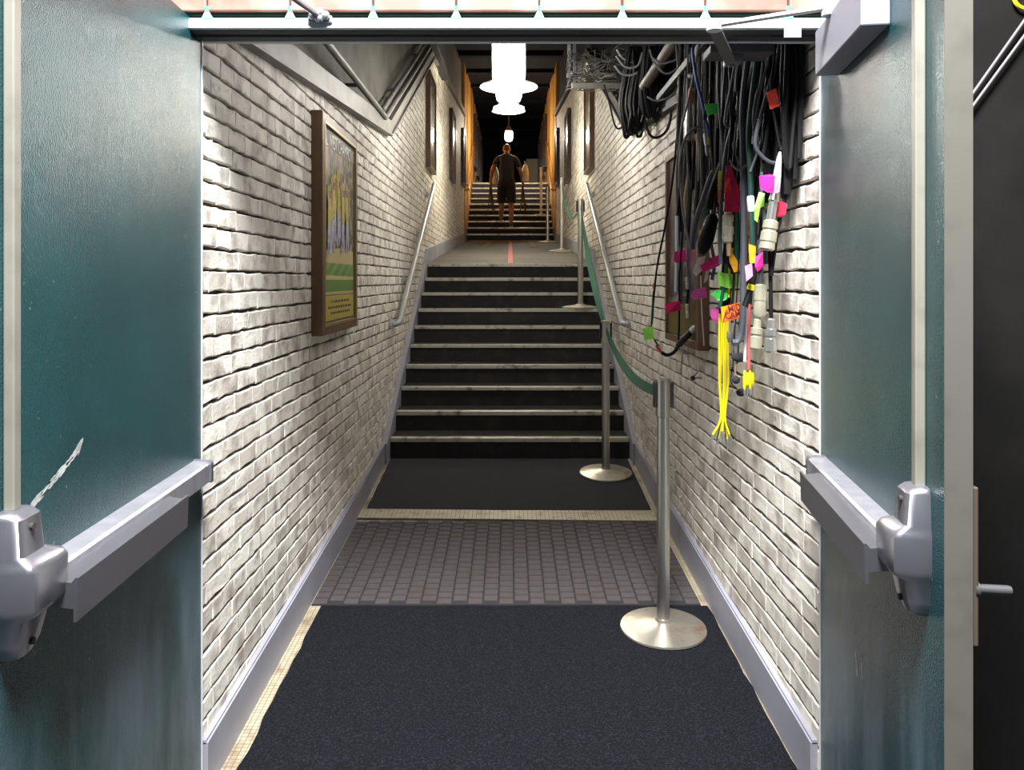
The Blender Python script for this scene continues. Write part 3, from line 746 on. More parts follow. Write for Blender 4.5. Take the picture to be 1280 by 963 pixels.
patch([(.04, .30), (.96, .30), (.96, .385), (.6, .40), (.04, .37)], 6, 2)
patch([(.04, .15), (.96, .15), (.96, .31), (.04, .31)], 4, 3)
for k in range(5): patch([(max(.04, .0+k*.24-.12), .23), (min(.96, .10+k*.24-.12), .23), (min(.96, .34+k*.24-.12), .31), (min(.96, .22+k*.24-.12), .31)], 5, 4)
patch([(.04, .222), (.96, .222), (.96, .240), (.04, .246)], 6, 5)
patch([(.04, .145), (.96, .145), (.96, .16), (.04, .16)], 6, 5)
def player(u, v0, s, lean, lift):
    # legs, torso, arms, head of a printed figure
    w = .055*s
    patch([(u-w*.9, v0), (u-w*.35, v0), (u-w*.05, v0+.12*s), (u+w*.35, v0+.005), (u+w*.95, v0+.01), (u+w*.75, v0+.17*s), (u-w*.7, v0+.17*s)], 3, lift)
    t = u+lean
    patch([(u-w*.75, v0+.165*s), (u+w*.8, v0+.165*s), (t+w*1.05, v0+.27*s), (t+w*.6, v0+.315*s), (t-w*.6, v0+.315*s), (t-w*1.05, v0+.27*s)], 2, lift+.5)
    patch([(t-w*1.0, v0+.25*s), (t-w*.6, v0+.30*s), (t-w*.9, v0+.385*s), (t-w*1.4, v0+.37*s)], 2, lift+.6)
    patch([(t+w*.5, v0+.30*s), (t+w*1.0, v0+.26*s), (t+w*1.5, v0+.35*s), (t+w*1.1, v0+.385*s)], 7, lift+.6)
    patch([(t-w*.4, v0+.315*s), (t+w*.4, v0+.315*s), (t+w*.42, v0+.36*s), (t, v0+.385*s), (t-w*.42, v0+.36*s)], 7, lift+.8)
    patch([(t-w*.45, v0+.355*s), (t+w*.6, v0+.355*s), (t+w*.35, v0+.392*s), (t-w*.3, v0+.392*s)], 2, lift+1)
for k, (u, v0, s, le) in enumerate(((.32, .42, .95, .02), (.47, .44, .98, -.01), (.43, .40, 1.0, .02), (.72, .37, 1.0, -.02), (.24, .36, 1.05, .03), (.13, .34, .95, .02), (.55, .36, 1.0, .01))):
    player(u, v0, s, le, 6+k*2)
mb.build('picture', [M['matboard'], M['crowd'], M['yellow_jersey'], M['white_pants'], M['grass1'], M['grass2'], M['sand'], M['skin_print']], g, fix=False)
a = uv(.5, .905); text_mesh('title_lettering', 'AL WEST CHAMPIONS', .104, M['title'], (xp+.002, a[0], a[1]), (0, 1, 0), (0, 0, 1), g, .72)
mb = MB(); a, b = uv(.04, .012), uv(.96, .14); mb.box((xp-.002, *a), (xp+.003, *b)); pq = mb.build('plaque', M['gold_plaque'], g)
mb = MB()
for v, u0, u1 in ((.108, .2, .8), (.078, .12, .88), (.048, .2, .82)):
    u = u0
    while u < u1:
        w = random.uniform(.03, .09); a, b = uv(u, v-.006), uv(min(u+w, u1), v+.006); mb.box((xp, *a), (xp+.0036, *b)); u += w+.018
mb.build('engraved_lines', M['ink'], pq)
# right wall poster behind the cables
g = poster('dark framed picture with a gold plaque hung behind the dangling cables', XR, -1, 3.88, 4.70, -.345, .72, M['frame_wood'], M['dim_print'])
mb = MB(); mb.box((XR-.046, 3.93, E-.30), (XR-.038, 4.65, E-.10)); mb.build('plaque', mat('tarnished_gold_plaque', (120, 104, 50), .4, metal=.3, n=(6, (80, 66, 36), .4, .7)), g)
GR = 'framed pictures along the landing walls'
for X, sx, lab in ((XL, 1, 'the wall without belt posts'), (XR, -1, 'the wall beside the belt posts')):
    for k, (d0, d1, h0, h1) in enumerate(((9.2, 9.92, 1.30, 2.42), (12.72, 13.5, 1.62, 2.74), (15.75, 16.5, 1.90, 3.0))):
        poster(f'{("nearest", "middle", "farthest")[k]} framed picture on the landing brick, on {lab}', X, sx, d0, d1, h0, h1, M['frame_wood'] if k == 0 else M['amber_dark'], M['dim_print2'], 'framed_picture', GR)
    for k, (d0, d1) in enumerate(((20.9, 21.8), (22.7, 23.7), (24.8, 25.9))):
        poster(f'{("nearest", "middle", "farthest")[k]} glossy dark frame on the amber panelling, on {lab}', X, sx, d0, d1, 2.95, 4.35, M['amber_dark'], M['dim_print2'], 'framed_picture', 'glossy frames in the upper corridor', .07)

# ------------------------------------------------------------------ lamps
def lamp(label, d, h, rdisc, cyl, bulb):
    x = -.002*d
    z = E+h; top = interp(CEIL, d)
    g = thing('ceiling_lamp', label, 'lamp', (x, d, z))
    if rdisc:
        mb = MB(); mb.lathe([(rdisc*.3, .05), (rdisc*.7, .03), (rdisc, .004), (rdisc, -.004), (rdisc*.7, .012), (rdisc*.3, .02)], (x, d, z), 32); mb.build('reflector', M['lamp_white'], g)
    r, z0, z1 = cyl
    mb = MB(); mb.lathe([(r*.55, z0), (r*.9, z0+.02), (r, z0+.06), (r, z1-.03), (r*.9, z1)], (x, d, z), 24); mb.build('glowing_globe', bulb, g)
    mb = MB(); mb.lathe([(r*.8, z1), (r*.7, z1+.08), (.03, z1+.12)], (x, d, z), 20); mb.build('lamp_cap', M['joist'], g)
    if top-z > z1+.1:
        mb = MB(); mb.tube([(x, d, z+z1+.1), (x, d, top)], .012, 8); mb.build('stem', M['joist'], g)
    return g
lamp('nearest hanging lamp, tall glowing tube just inside the door head', 3.8, .93, 0, (.078, -.02, .30), M['bulb_near'])
lamp('bright hanging lamp with a round bulb through a wide white disc over the stairs foot', 6.25, 1.51, .225, (.10, -.125, .10), M['bulb'])
lamp('hanging lamp with a flat glowing white disc over the landing', 10.7, 2.26, .225, (.20, -.014, .03), M['bulb_far'])
lamp('farthest small round lamp above the climbing person', 18.6, 3.34, 0, (.085, -.11, .11), M['bulb_warm'])

# conduits on the left upper wall
CP = [((-.93, 2.6, E+1.2), (-.93, 5.96, E+1.21), (-.93, 9.2, E+2.68)), ((-.955, 5.98, E+1.27), (-.955, 9.3, E+2.80))]
for k, pts in enumerate(CP):
    mb = MB(); mb.tube(pts, .021-.004*k, 10)
    for p, q in zip(pts, pts[1:]):
        for t in (.2, .7):
            c = Vector(p).lerp(Vector(q), t); mb.tube([c, c+Vector((-.10 if k == 0 else -.075, 0, 0))], .012, 8)
    tag(mb.build('conduit_pipe', M['trim']), ('grey conduit bending above the steel trim over the poster wall', 'thinner grey conduit climbing beside the first along the stair trim')[k], 'conduit')
mb = MB(); mb.box((-.96, 9.3, E+2.79), (-.86, 11.2, E+2.87), 0, .01); mb.box((-.985, 9.5, E+2.82), (-.95, 9.6, E+2.86)); mb.box((-.985, 10.9, E+2.82), (-.95, 11.0, E+2.86))
tag(mb.build('cable_duct', M['joist']), 'dark square duct above the first landing picture on the bare wall', 'duct')

# ------------------------------------------------------------------ belt posts
def stanchion_proto():
    g = thing('belt_stanchion', 'x', 'stanchion', (0, 0, 0), 'steel belt stanchions along the wall')
    mb = MB(); mb.lathe([(.0, .0), (.186, .0), (.190, .004), (.188, .012), (.150, .020), (.060, .030), (.036, .040), (.034, .052), (.0, .052)], (0, 0, 0), 40); mb.build('base', M['steel_base'], g)
    mb = MB(); mb.tube([(0, 0, .03), (0, 0, .95)], .0285, 20); mb.build('post', M['steel'], g)
    mb = MB(); mb.lathe([(.026, .94), (.034, .945), (.034, 1.10), (.037, 1.102), (.037, 1.112), (.02, 1.115)], (0, 0, 0), 20); hd = mb.build('belt_head', M['steel'], g)
    for a in (0, 180):
        mb = MB(); mb.box((.030, -.017, .985), (.044, .017, 1.095), 0, .003)
        R = Matrix.Rotation(math.radians(a), 4, 'Z'); mb.v = [tuple(R @ Vector(v)) for v in mb.v]; mb.build('belt_slot', M['black_plastic'], hd)
    return g
proto = stanchion_proto()
def copytree(o, parent=None):
    c = o.copy(); COL.objects.link(c)
    if parent is not None: c.parent = parent
    for ch in list(o.children): copytree(ch, c)
    return c
SP = [(.678, 3.548, None, 'nearest steel belt post standing on the navy carpet mat, with scuffed round base'),
      (.694, 5.82, None, 'steel belt post on the black mat at the foot of the stairs'),
      (.7175, 8.20, None, 'steel belt post standing on a step of the first stairs'),
      (.776, 12.1, None, 'steel belt post on the landing beyond the top of the first stairs'),
      (.744, 16.0, None, 'steel belt post at the far end of the landing before the far stairs'),
      (.71, 18.5, None, 'farthest small steel belt post standing on the far stairs')]
posts = []
kids0 = list(proto.children)
for k, (x, d, z, lab) in enumerate(SP):
    o = proto if k == 0 else copytree(proto)
    if k == 0: z = floor_z(d)+.013
    elif k == 1: z = floor_z(d)+.0095
    elif k == 2: z = Z1+6*RI+.006
    elif k == 5: z = Z2+3*RI2+.006
    else: z = land(d)
    o.location = (x, d, z); o['label'] = lab
    slope = {0: .0504, 1: .088, 3: .083, 4: .083}.get(k, 0)
    for ch in o.children:
        if ch.name.startswith('base'): ch.rotation_euler.x = math.atan(slope)
    posts.append(Vector((x, d, z)))
def belt(a, b, sag, parent_i, twist):
    A = posts[a]+Vector((0, 0, 1.045)); B = posts[b]+Vector((0, 0, 1.045))
    dr = (B-A).normalized(); A = A+dr*.04; B = B-dr*.04
    vs, fs, n = [], [], 24
    side = Vector((dr.y, -dr.x, 0)).normalized()
    for i in range(n+1):
        t = i/n; c = A.lerp(B, t); c.z -= sag*4*t*(1-t)
        tw = twist*math.sin(math.pi*t); up = Vector((0, 0, 1))*math.cos(tw)+side*math.sin(tw); nn = dr.cross(up).normalized()
        for s_, w_ in ((-1, -1), (1, -1), (1, 1), (-1, 1)): vs.append(c+up*.0245*s_+nn*.0009*w_)
    for i in range(n):
        for k in range(4): fs.append((i*4+k, i*4+(k+1) % 4, (i+1)*4+(k+1) % 4, (i+1)*4+k))
    fs += [(3, 2, 1, 0), tuple(n*4+k for k in range(4))]
    mb = MB(); mb.add(vs, fs, 0, False)
    roots = [o for o in SC.objects if o.parent is None and o.name.startswith('belt_stanchion')]
    own = min(roots, key=lambda o: (o.location-posts[parent_i]).length)
    o = mb.build('belt', M['belt'], own); return o
belt(0, 1, .10, 0, .5); belt(1, 2, .12, 1, 1.0); belt(2, 3, .30, 2, .3)

# ------------------------------------------------------------------ the cable bundle on the right wall
RAILH = E+1.10
mb = MB(); mb.box((.885, 2.56, RAILH-.02), (.925, 5.0, RAILH+.02), 0, .004)
for d in (2.7, 3.8, 4.9): mb.box((.92, d-.02, RAILH-.02), (1.02, d+.02, RAILH+.02))
tag(mb.build('cable_rail', M['joist']), 'dark steel rail high on the brick wall that the cables hang from', 'rail')
CG = 'cables hanging on the right wall'
class Cable: pass
rl = random.Random(9)
def px3(pts, X, mode, d=None):
    if mode == 'X': return [PX(x, y, X) for x, y in pts]
    d = d or X*F/(sum(p[0] for p in pts)/len(pts)-CX)
    return [P(x, y, d) for x, y in pts]
def cable(label, pts, m, r=.006, X=.88, mode='d', top=True, name='hanging_cable', cat='cable', group=CG, sub=6, d=None, both=False, seg=8):
    c = Cable()
    q = px3(pts, X, mode, d); c.d = q[0].y; c.dm = sum(p.y for p in q)/len(q)
    q = [Vector((min(p.x, .945), p.y, p.z)) for p in q]
    def up(p): return [Vector((.905, p.y, RAILH+.02)), Vector((.905-.02, p.y, RAILH+.02+r)), Vector((.5*p.x+.5*.88, p.y, .55*p.z+.45*RAILH))]
    if top and q[0].z < RAILH-.05: q = up(q[0])[1:]+q
    if both and q[-1].z < RAILH-.05: q = q+up(q[-1])[1:][::-1]
    mb = MB(); mb.tube(catmull(q, sub), r, seg)
    c.o = mb.build(name, m); tag(c.o, label, cat, group)
    hi = max((q[0], q[-1]), key=lambda p: p.z)
    if not top and name == 'hanging_cable' and hi.z < RAILH-.1 and hi.y < 5.0:
        t = Vector((.915, hi.y+rl.uniform(-.03, .03), RAILH)); mid = hi.lerp(t, .45); mid.x = max(hi.x, mid.x)+.01
        lb = MB(); lb.tube(catmull([hi, hi+Vector((.006, 0, .05)), mid, t], 6), min(r, .006), 7); lb.build('upper_lead', M['cable_black'], c.o)
    return c
def flag(c, poly, m, name='tape_flag', d=None, label=None, curl=.012):
    d = (d or c.d)-.014
    n = len(poly)
    ds = [d+random.uniform(-curl, curl)*.6 for _ in poly]
    a = [P(x, y, dd) for (x, y), dd in zip(poly, ds)]; b = [p+Vector((0, .0016, 0)) for p in a]
    mb = MB(); mb.add(a+b, [list(range(n)), [n+i for i in range(n)][::-1]]+[(i, (i+1) % n, n+(i+1) % n, n+i) for i in range(n)])
    o = mb.build(name, m, c.o)
    if label: o['label'] = label
    return o
def conn(c, p0, p1, prof, m, name='connector', d=None):
    """a turned connector from photo point p0 to p1; prof = (position 0..1, radius)"""
    d = d or c.d
    A, B = P(*p0, d), P(*p1, d)
    mb = MB(); mb.tube([A.lerp(B, t) for t, r in prof], [r for t, r in prof], 14)
    return mb.build(name, m, c.o)
RIDGE = [(0, .008), (.03, .014), (.12, .015), (.14, .012), (.18, .012), (.2, .018), (.36, .018), (.38, .015), (.44, .015), (.46, .021), (.58, .021), (.60, .018), (.66, .018), (.68, .022), (.82, .022), (.84, .019), (.97, .019), (1, .012)]
PLUG = [(0, .007), (.05, .013), (.30, .014), (.32, .020), (.5, .020), (.52, .016), (.58, .016), (.6, .021), (.95, .021), (1, .014)]
XLR = [(0, .006), (.1, .011), (.45, .011), (.5, .009), (.55, .012), (.95, .012), (1, .008)]

# dense plain black cables
rb = random.Random(5)
BL = []
for i in range(64):
    a = 846+i*(1000-846)/63+rb.uniform(-2, 2)
    X = rb.choice((.935, .925, .91, .90)) if a < 985 else .94
    if a < 866: yb = rb.uniform(230, 330)
    elif a < 900: yb = rb.uniform(215, 285)
    elif a < 960: yb = rb.uniform(190, 262)
    else: yb = rb.uniform(170, 250)
    dr = rb.uniform(-6, 6)
    r = rb.uniform(.008, .0135)
    ys = [48, 48+(yb-48)*.35, 48+(yb-48)*.7, yb]
    if i % 5 == 2 and a < 985:
        w = rb.uniform(8, 16)
        pts = [(a, ys[0]), (a+dr*.4, ys[1]), (a+dr, ys[2]), (a+dr+w*.5, ys[3]), (a+dr+w, ys[2]), (a+w, ys[1]), (a+w*.8, ys[0])]
        c = cable('plain black cable doubled into a long loop in the dense bundle on the brick wall', pts, M['cable_black'], r, X, both=True, group='looped black cables in the bundle', seg=7)
    else:
        pts = [(a, ys[0]), (a+dr*.3+rb.uniform(-3, 3), ys[1]), (a+dr*.7+rb.uniform(-3, 3), ys[2]), (a+dr, ys[3])]
        c = cable('plain black cable hanging straight in the dense bundle on the brick wall', pts, M['cable_black'], r, X, group='straight black cables in the bundle', seg=7)
    BL.append(c)

# loose grey strands over the bundle
GS = [([(899, 60), (897, 110), (900, 150), (903, 190), (903, 250)], .0045, 'thin grey cable hanging straight beside the green flag, down to the rose flags'),
      ([(917, 88), (910, 125), (906, 150), (908, 158), (913, 157), (916, 140), (922, 100), (930, 70)], .005, 'grey cable in a narrow loop near the closer arm shoe'),
      ([(934, 76), (925, 120), (916, 155), (908, 185), (903, 230), (900, 290), (901, 330)], .008, 'long slate grey cable slanting down past the yellow flag'),
      ([(962, 64), (955, 95), (947, 130), (942, 165), (941, 180)], .0045, 'light grey strand above the pink flag, uppermost on the loops'),
      ([(951, 100), (945, 120), (941, 150), (946, 168), (955, 130), (957, 104)], .004, 'pale grey strand in a tall narrow loop left of the red flag'),
      ([(956, 112), (952, 150), (946, 180), (938, 200), (926, 212), (917, 208), (912, 200)], .005, 'light grey strand curling under into the grey coil'),
      ([(923, 172), (926, 183), (933, 184), (938, 176)], .006, 'topmost short grey coil turn behind the thick slate cable'),
      ([(922, 184), (926, 192), (933, 194), (939, 186)], .006, 'middle short grey coil turn behind the thick slate cable'),
      ([(921, 195), (926, 204), (933, 205), (940, 197)], .006, 'lowest short grey coil turn behind the thick slate cable'),
      ([(952, 175), (945, 195), (938, 215)], .0045, 'short grey strand ending just above the teal cable sleeve'),
      ([(920, 108), (926, 116), (928, 112)], .006, 'short bent grey stub near the top of the slate cable')]
for pts, r, lab in GS: cable(lab, pts, M['cable_grey'] if 'slate' not in lab.split(' cable')[0] else M['cable_slate'], r, .845, top=pts[0][1] < 112)
cable('big black loop drooping beside the brick, right under the red flag', [(974, 60), (958, 120), (944, 175), (952, 195), (968, 204), (985, 196), (994, 175), (996, 130), (990, 80)], M['cable_slate'], .007, .85, both=True, d=2.66)

# individually tagged ones
c = cable('grey cable in a long loop at the bundle edge in front of the dark picture', [(851, 165), (850, 205), (852, 250), (858, 290), (864, 310), (870, 300), (876, 265), (882, 230), (887, 205)], M['cable_grey'], .006, .85)
c = cable('grey cable arching over the silver barrel connector', [(849, 235), (850, 200), (857, 172), (870, 160), (882, 164), (888, 178), (892, 200)], M['cable_grey'], .006, .84, top=False)
c = cable('black cable ending in a silver barrel connector with an orange sleeve', [(864, 60), (864, 92), (863, 108)], M['cable_black'], .007, .86)
conn(c, (864, 92), (863, 98), [(0, .010), (.5, .016), (1, .010)], M['conn_silver'], 'ring')
conn(c, (863, 110), (862, 128), [(0, .006), (.2, .010), (1, .013)], M['cable_orange'], 'orange_sleeve')
conn(c, (862, 127), (861, 176), [(0, .012), (.08, .020), (.5, .026), (.7, .024), (1, .027)], M['conn_silver'])
c = cable('blue cable slanting across the black bundle', [(866, 60), (870, 96), (877, 125), (882, 150), (889, 180), (893, 200)], M['cable_blue'], .007, .845)
c = cable('black cable with a green tape flag high in the bundle', [(897, 60), (897, 100), (898, 138), (898, 160)], M['cable_black'], .006, .85)
flag(c, [(880, 130), (897, 129), (898, 142), (884, 144)], TAG['green'])
c = cable('thin cable with a small white and yellow plug at the blue cable', [(880, 150), (881, 165)], M['cable_grey'], .004, .84, top=False)
conn(c, (881, 166), (883, 182), [(0, .006), (.2, .009), (.8, .009), (1, .007)], M['cable_white'], 'white_plug')
conn(c, (884, 172), (884.5, 181), [(0, .009), (.5, .0095), (1, .009)], M['cable_yellow'], 'yellow_band')
conn(c, (883, 182), (884, 195), [(0, .006), (.5, .008), (1, .005)], M['conn_silver'], 'metal_tip')
c = cable('thick black cable bent down to a heavy black plug above the white tape', [(903, 205), (897, 222), (889, 245), (886, 262)], M['cable_black'], .018, .84, top=False)
conn(c, (892, 268), (877, 318), [(0, .012), (.1, .026), (.35, .030), (.6, .032), (.85, .026), (1, .012)], M['cable_black'], 'black_plug')
c = cable('slate cable curving down behind the heavy black plug', [(897, 208), (888, 222), (880, 245), (870, 275), (866, 300), (866, 312)], M['cable_slate'], .012, .86, top=False)
flag(c, [(893, 207), (899, 208), (895, 213), (887, 216)], TAG['lime'])
c = cable('dark green cable end with a yellow tip behind the heavy black plug', [(884, 250), (883, 275), (882, 300)], M['cable_green'], .016, .88, top=False)
conn(c, (875, 288), (877, 305), [(0, .007), (.5, .008), (1, .006)], M['cable_yellow'], 'yellow_tip')
c = cable('tan rope-like cord hanging in front of the dark picture frame', [(860, 220), (856, 250), (858, 280)], M['cable_tan'], .008, .90, top=False)
c = cable('grey cable carrying a yellow and orange tape strip', [(902, 150), (901, 200), (900, 255)], M['cable_slate'], .006, .85)
flag(c, [(898, 214), (904, 214), (903, 236), (897, 236)], TAG['yellow']); flag(c, [(897, 236), (903, 236), (902, 253), (897, 253)], TAG['orange'])
c = cable('cable ending in a ringed nickel connector with rose-red flags', [(912, 190), (912, 215), (911, 240)], M['cable_black'], .007, .83)
flag(c, [(910, 206), (914, 207), (920, 225), (926, 240), (928, 265), (905, 265), (906, 238), (906, 220)], TAG['rose'], d=c.d-.01)
flag(c, [(906, 226), (912, 222), (914, 238), (906, 240)], TAG['red'], d=c.d-.014); flag(c, [(917, 250), (928, 249), (929, 264), (916, 265)], TAG['hotpink'], d=c.d-.016)
conn(c, (910, 240), (910, 304), RIDGE, M['conn_beige'])
conn(c, (911, 304), (911, 320), [(0, .010), (1, .008)], M['cable_tan'], 'cord_tail')
c = cable('thick slate cable running the full length and hooking at its foot', [(928, 130), (929, 200), (930, 280), (929, 350), (929, 392), (927, 415), (922, 427), (915, 428)], M['cable_slate'], .012, .825)
c = cable('dark teal cable with a white sleeve and amber strip at its end', [(936, 160), (938, 215), (939, 270), (941, 312)], M['cable_teal'], .010, .83)
conn(c, (938, 245), (939, 265), [(0, .011), (.1, .013), (.9, .013), (1, .011)], M['cable_white'], 'white_sleeve')
flag(c, [(936, 305), (945, 308), (944, 329), (937, 329)], TAG['amber'])
c = cable('white connector lead with a square pink flag beside the bare brick', [(984, 120), (979, 175), (976, 188)], M['cable_black'], .006, .86, d=2.62)
conn(c, (975, 190), (969, 240), [(0, .004), (.15, .008), (.6, .013), (1, .015)], M['cable_white'], 'white_boot')
conn(c, (969, 240), (963, 276), [(0, .014), (.3, .018), (.35, .014), (1, .015)], M['conn_silver'], 'collar')
conn(c, (964, 275), (958, 313), [(0, .016), (.06, .024), (.28, .025), (.3, .021), (.36, .021), (.4, .026), (.7, .027), (.73, .024), (.95, .026), (1, .020)], M['conn_beige'])
flag(c, [(949, 220), (962, 218), (974, 221), (972, 240), (960, 241), (950, 235)], TAG['pink'])
flag(c, [(969, 220), (975, 221), (973, 241), (967, 242)], TAG['palepink'], d=c.d-.018)
c = cable('cable with a bright lime flag hanging below the square pink flag', [(952, 215), (952, 240)], M['cable_slate'], .006, .84, top=False)
flag(c, [(949, 240), (956, 242), (955, 258), (950, 260), (947, 278), (943, 275), (943, 260)], TAG['lime'])
conn(c, (956, 262), (957, 330), [(0, .006), (.1, .008), (1, .008)], M['cable_slate'], 'grey_tail')
c = cable('black cable with a crimson flag against the brick', [(990, 190), (986, 235), (978, 258), (970, 300), (964, 345)], M['cable_black'], .007, .90, d=2.66)
flag(c, [(969, 252), (975, 251), (984, 255), (982, 268), (977, 272), (969, 271)], TAG['crimson'])
c = cable('black cable with a bright red rectangular flag high in the bundle', [(968, 70), (964, 105), (967, 140), (975, 185)], M['cable_black'], .005, .85, d=2.62)
flag(c, [(958, 116), (970, 110), (975, 132), (963, 137)], TAG['red'])
# left group in front of the dark picture
c = cable('long thin black lead hanging apart on the brick with a lime flag and pink end', [(852, 60), (846, 170), (840, 230), (831, 285), (822, 330), (818, 365), (815, 405)], M['cable_black'], .006, .90, mode='X')
d_ = .90*F/(817-CX)
conn(c, (818, 354), (817, 361), [(0, .008), (.5, .009), (1, .008)], M['cable_orange'], 'orange_band', d=d_)
conn(c, (817, 364), (814, 410), [(0, .006), (1, .006)], M['cable_green'], 'green_sleeve', d=d_)
flag(c, [(803, 411), (816, 408), (818, 423), (806, 426)], TAG['lime'], d=d_)
conn(c, (818, 425), (823, 433), [(0, .006), (1, .007)], M['cable_green'], 'green_tail', d=d_)
conn(c, (820, 432), (828, 442), [(0, .007), (.5, .009), (1, .006)], TAG['crimson'], 'pink_end', d=d_)
c = cable('thick black lead curving up from the pink end to an orange flag', [(827, 441), (834, 444), (843, 440), (852, 426), (862, 415), (869, 406), (876, 394), (880, 378), (882, 330)], M['cable_black'], .009, .86, top=False, d=4.05)
conn(c, (846, 434), (864, 414), [(0, .010), (.15, .016), (.8, .017), (1, .012)], M['black_plastic'], 'black_plug', d=4.02)
conn(c, (863, 415), (871, 408), [(0, .014), (.5, .018), (1, .012)], M['cable_white'], 'white_collar', d=4.0)
flag(c, [(876, 382), (884, 380), (886, 386), (885, 397), (879, 399), (876, 390)], TAG['orange'], d=4.05)
c = cable('pair of pale grey cables tied with a pink flag in front of the dark picture', [(846, 270), (846, 320), (845, 365)], M['cable_white'], .010, .88, top=False)
conn(c, (852, 290), (851, 380), [(0, .007), (1, .007)], M['cable_slate'], 'second_lead')
flag(c, [(843, 315), (860, 311), (863, 312), (863, 327), (846, 329), (842, 326)], TAG['pink'])
flag(c, [(838, 376), (842, 371), (848, 368), (849, 377), (840, 379)], TAG['white'], 'white_tape')
c = cable('thin lead with a crimson pink flag and a long tail below it', [(849, 340), (849, 400), (848, 425)], M['cable_black'], .005, .865, top=False)
flag(c, [(831, 380), (850, 376), (852, 388), (833, 392)], TAG['hotpink'])
c = cable('slim lead with stacked metal rings and an orange tip', [(859, 300), (859, 346)], M['cable_grey'], .005, .875, top=False)
conn(c, (859, 346), (860, 362), XLR, M['conn_silver'], 'upper_ring'); conn(c, (860, 362), (859, 380), [(0, .006), (.5, .007), (1, .006)], M['cable_black'], 'black_grip')
conn(c, (859, 380), (860, 398), XLR, M['conn_beige'], 'lower_ring')
c = cable('thin lead with a rounded magenta pink flag', [(876, 345), (877, 385), (880, 432)], M['cable_white'], .0025, .875, top=False)
flag(c, [(864, 366), (868, 362), (882, 359), (884, 372), (868, 375), (864, 372)], TAG['magenta'])
c = cable('slate cable with a slanted pink flag and white tape strips', [(889, 305), (893, 330), (890, 350)], M['cable_slate'], .007, .865, top=False)
flag(c, [(875, 332), (897, 319), (902, 321), (900, 332), (879, 341)], TAG['pink'])
flag(c, [(873, 322), (882, 320), (878, 338), (870, 345), (866, 341)], TAG['white'], 'white_tape', d=c.d+.03)
flag(c, [(882, 340), (886, 336), (885, 350), (880, 354)], TAG['white'], 'white_tape', d=c.d+.02)
c = cable('green cable bearing a wide lime flag over a darker green one', [(908, 330), (906, 350), (900, 385)], M['cable_green'], .007, .85, top=False)
flag(c, [(897, 340), (908, 342), (924, 344), (923, 357), (912, 361), (898, 357)], TAG['lime'])
flag(c, [(888, 368), (898, 362), (910, 362), (909, 374), (901, 378), (896, 374)], TAG['green'], d=c.d+.02)
c = cable('black lead ending in an amber flag above the wide lime flag', [(906, 300), (911, 330), (919, 342)], M['cable_black'], .006, .85, top=False)
flag(c, [(911, 316), (915, 316), (922, 326), (923, 338), (918, 341), (912, 328)], TAG['amber'])
c = cable('black cable bent beside the big orange flag with a yellow band', [(941, 325), (942, 345), (938, 362), (931, 383)], M['cable_black'], .011, .83, top=False)
conn(c, (940, 356), (938, 363), [(0, .013), (.5, .014), (1, .013)], M['cable_yellow'], 'yellow_band')
c = cable('lead with folded pink and pale pink flags beside the nickel connectors', [(949, 300), (951, 335), (951, 357)], M['cable_slate'], .008, .85, top=False)
flag(c, [(944, 322), (955, 314), (963, 313), (962, 328), (955, 333), (947, 340), (944, 334)], TAG['pink'])
flag(c, [(931, 333), (940, 329), (941, 345), (933, 352)], TAG['palepink'], d=c.d+.01)
conn(c, (951, 355), (949, 396), [(0, .012), (.06, .021), (.5, .022), (.52, .020), (.9, .023), (1, .018)], M['conn_beige'])
conn(c, (947, 398), (944, 437), PLUG, M['conn_beige'], 'lower_connector')
c = cable('straight black cable with a silver connector hanging nearest the bare brick', [(962, 290), (963, 340), (964, 398)], M['cable_black'], .007, .87, top=False)
conn(c, (964, 398), (963, 441), PLUG, M['conn_silver'])
# big orange flag + yellow cables
c = cable('short lead with a purple pink flag behind the big orange flag', [(900, 372), (897, 395)], M['cable_grey'], .004, .85, top=False)
flag(c, [(888, 388), (896, 384), (902, 386), (902, 401), (895, 404), (889, 398)], TAG['magenta'])
yc = None
YX = [899.5, 902.3, 905, 907.7, 910.5]
ends = [(891, 552), (897, 557), (903, 548), (909, 558), (912, 552)]
for k in range(5):
    ex, ey = ends[k]
    lab = ('outermost bright yellow cable on the stairs side of the hanging yellow bunch', 'second bright yellow cable from the stairs side of the yellow bunch', 'middle bright yellow cable of the hanging yellow bunch', 'second bright yellow cable from the door side of the yellow bunch', 'outermost bright yellow cable on the door side of the hanging yellow bunch')[k]
    c = cable(lab, [(YX[k], 392), (YX[k]-.5, 430), (YX[k]-1+random.uniform(-1, 1), 480), (902+k*1.3-1, 522), (ex, ey-8)], M['cable_yellow'], .0046, .86-.006*(k % 2), top=False, d=3.23+.012*(k % 2), group='yellow cables hanging together')
    conn(c, (ex, ey-9), (ex+(k-2)*.6, ey+5), [(0, .005), (.4, .006), (.45, .003), (1, .003)], M['conn_silver'], 'metal_tip')
    conn(c, (902+k, 523), (ex+(-1)**k*3+2, ey-2), [(0, .002), (.5, .002), (1, .002)], M['black_plastic'], 'black_tie')
c = cable('lead carrying the big orange flag lettered over the yellow bunch', [(931, 340), (931, 376), (929, 400)], M['cable_slate'], .006, .85, top=False, d=3.16)
of = flag(c, [(901, 384), (918, 380), (930, 376), (931, 394), (917, 400), (903, 404)], TAG['orange'], d=3.00, label='big orange flag with dark lettering')
flag(c, [(901.3, 384), (910, 381.8), (906, 392), (903, 403.4)], TAG['amber'], d=2.985, name='yellow_corner')
for s_, (tx, ty) in (('MID', (919, 389)), ('CAM', (917, 397.5))):
    text_mesh('flag_lettering', s_, .034, mat('brown_marker_'+s_, (104, 30, 8), .7), P(tx, ty, 2.955), (.97, 0, .24), (-.24, 0, .97), of, .8)
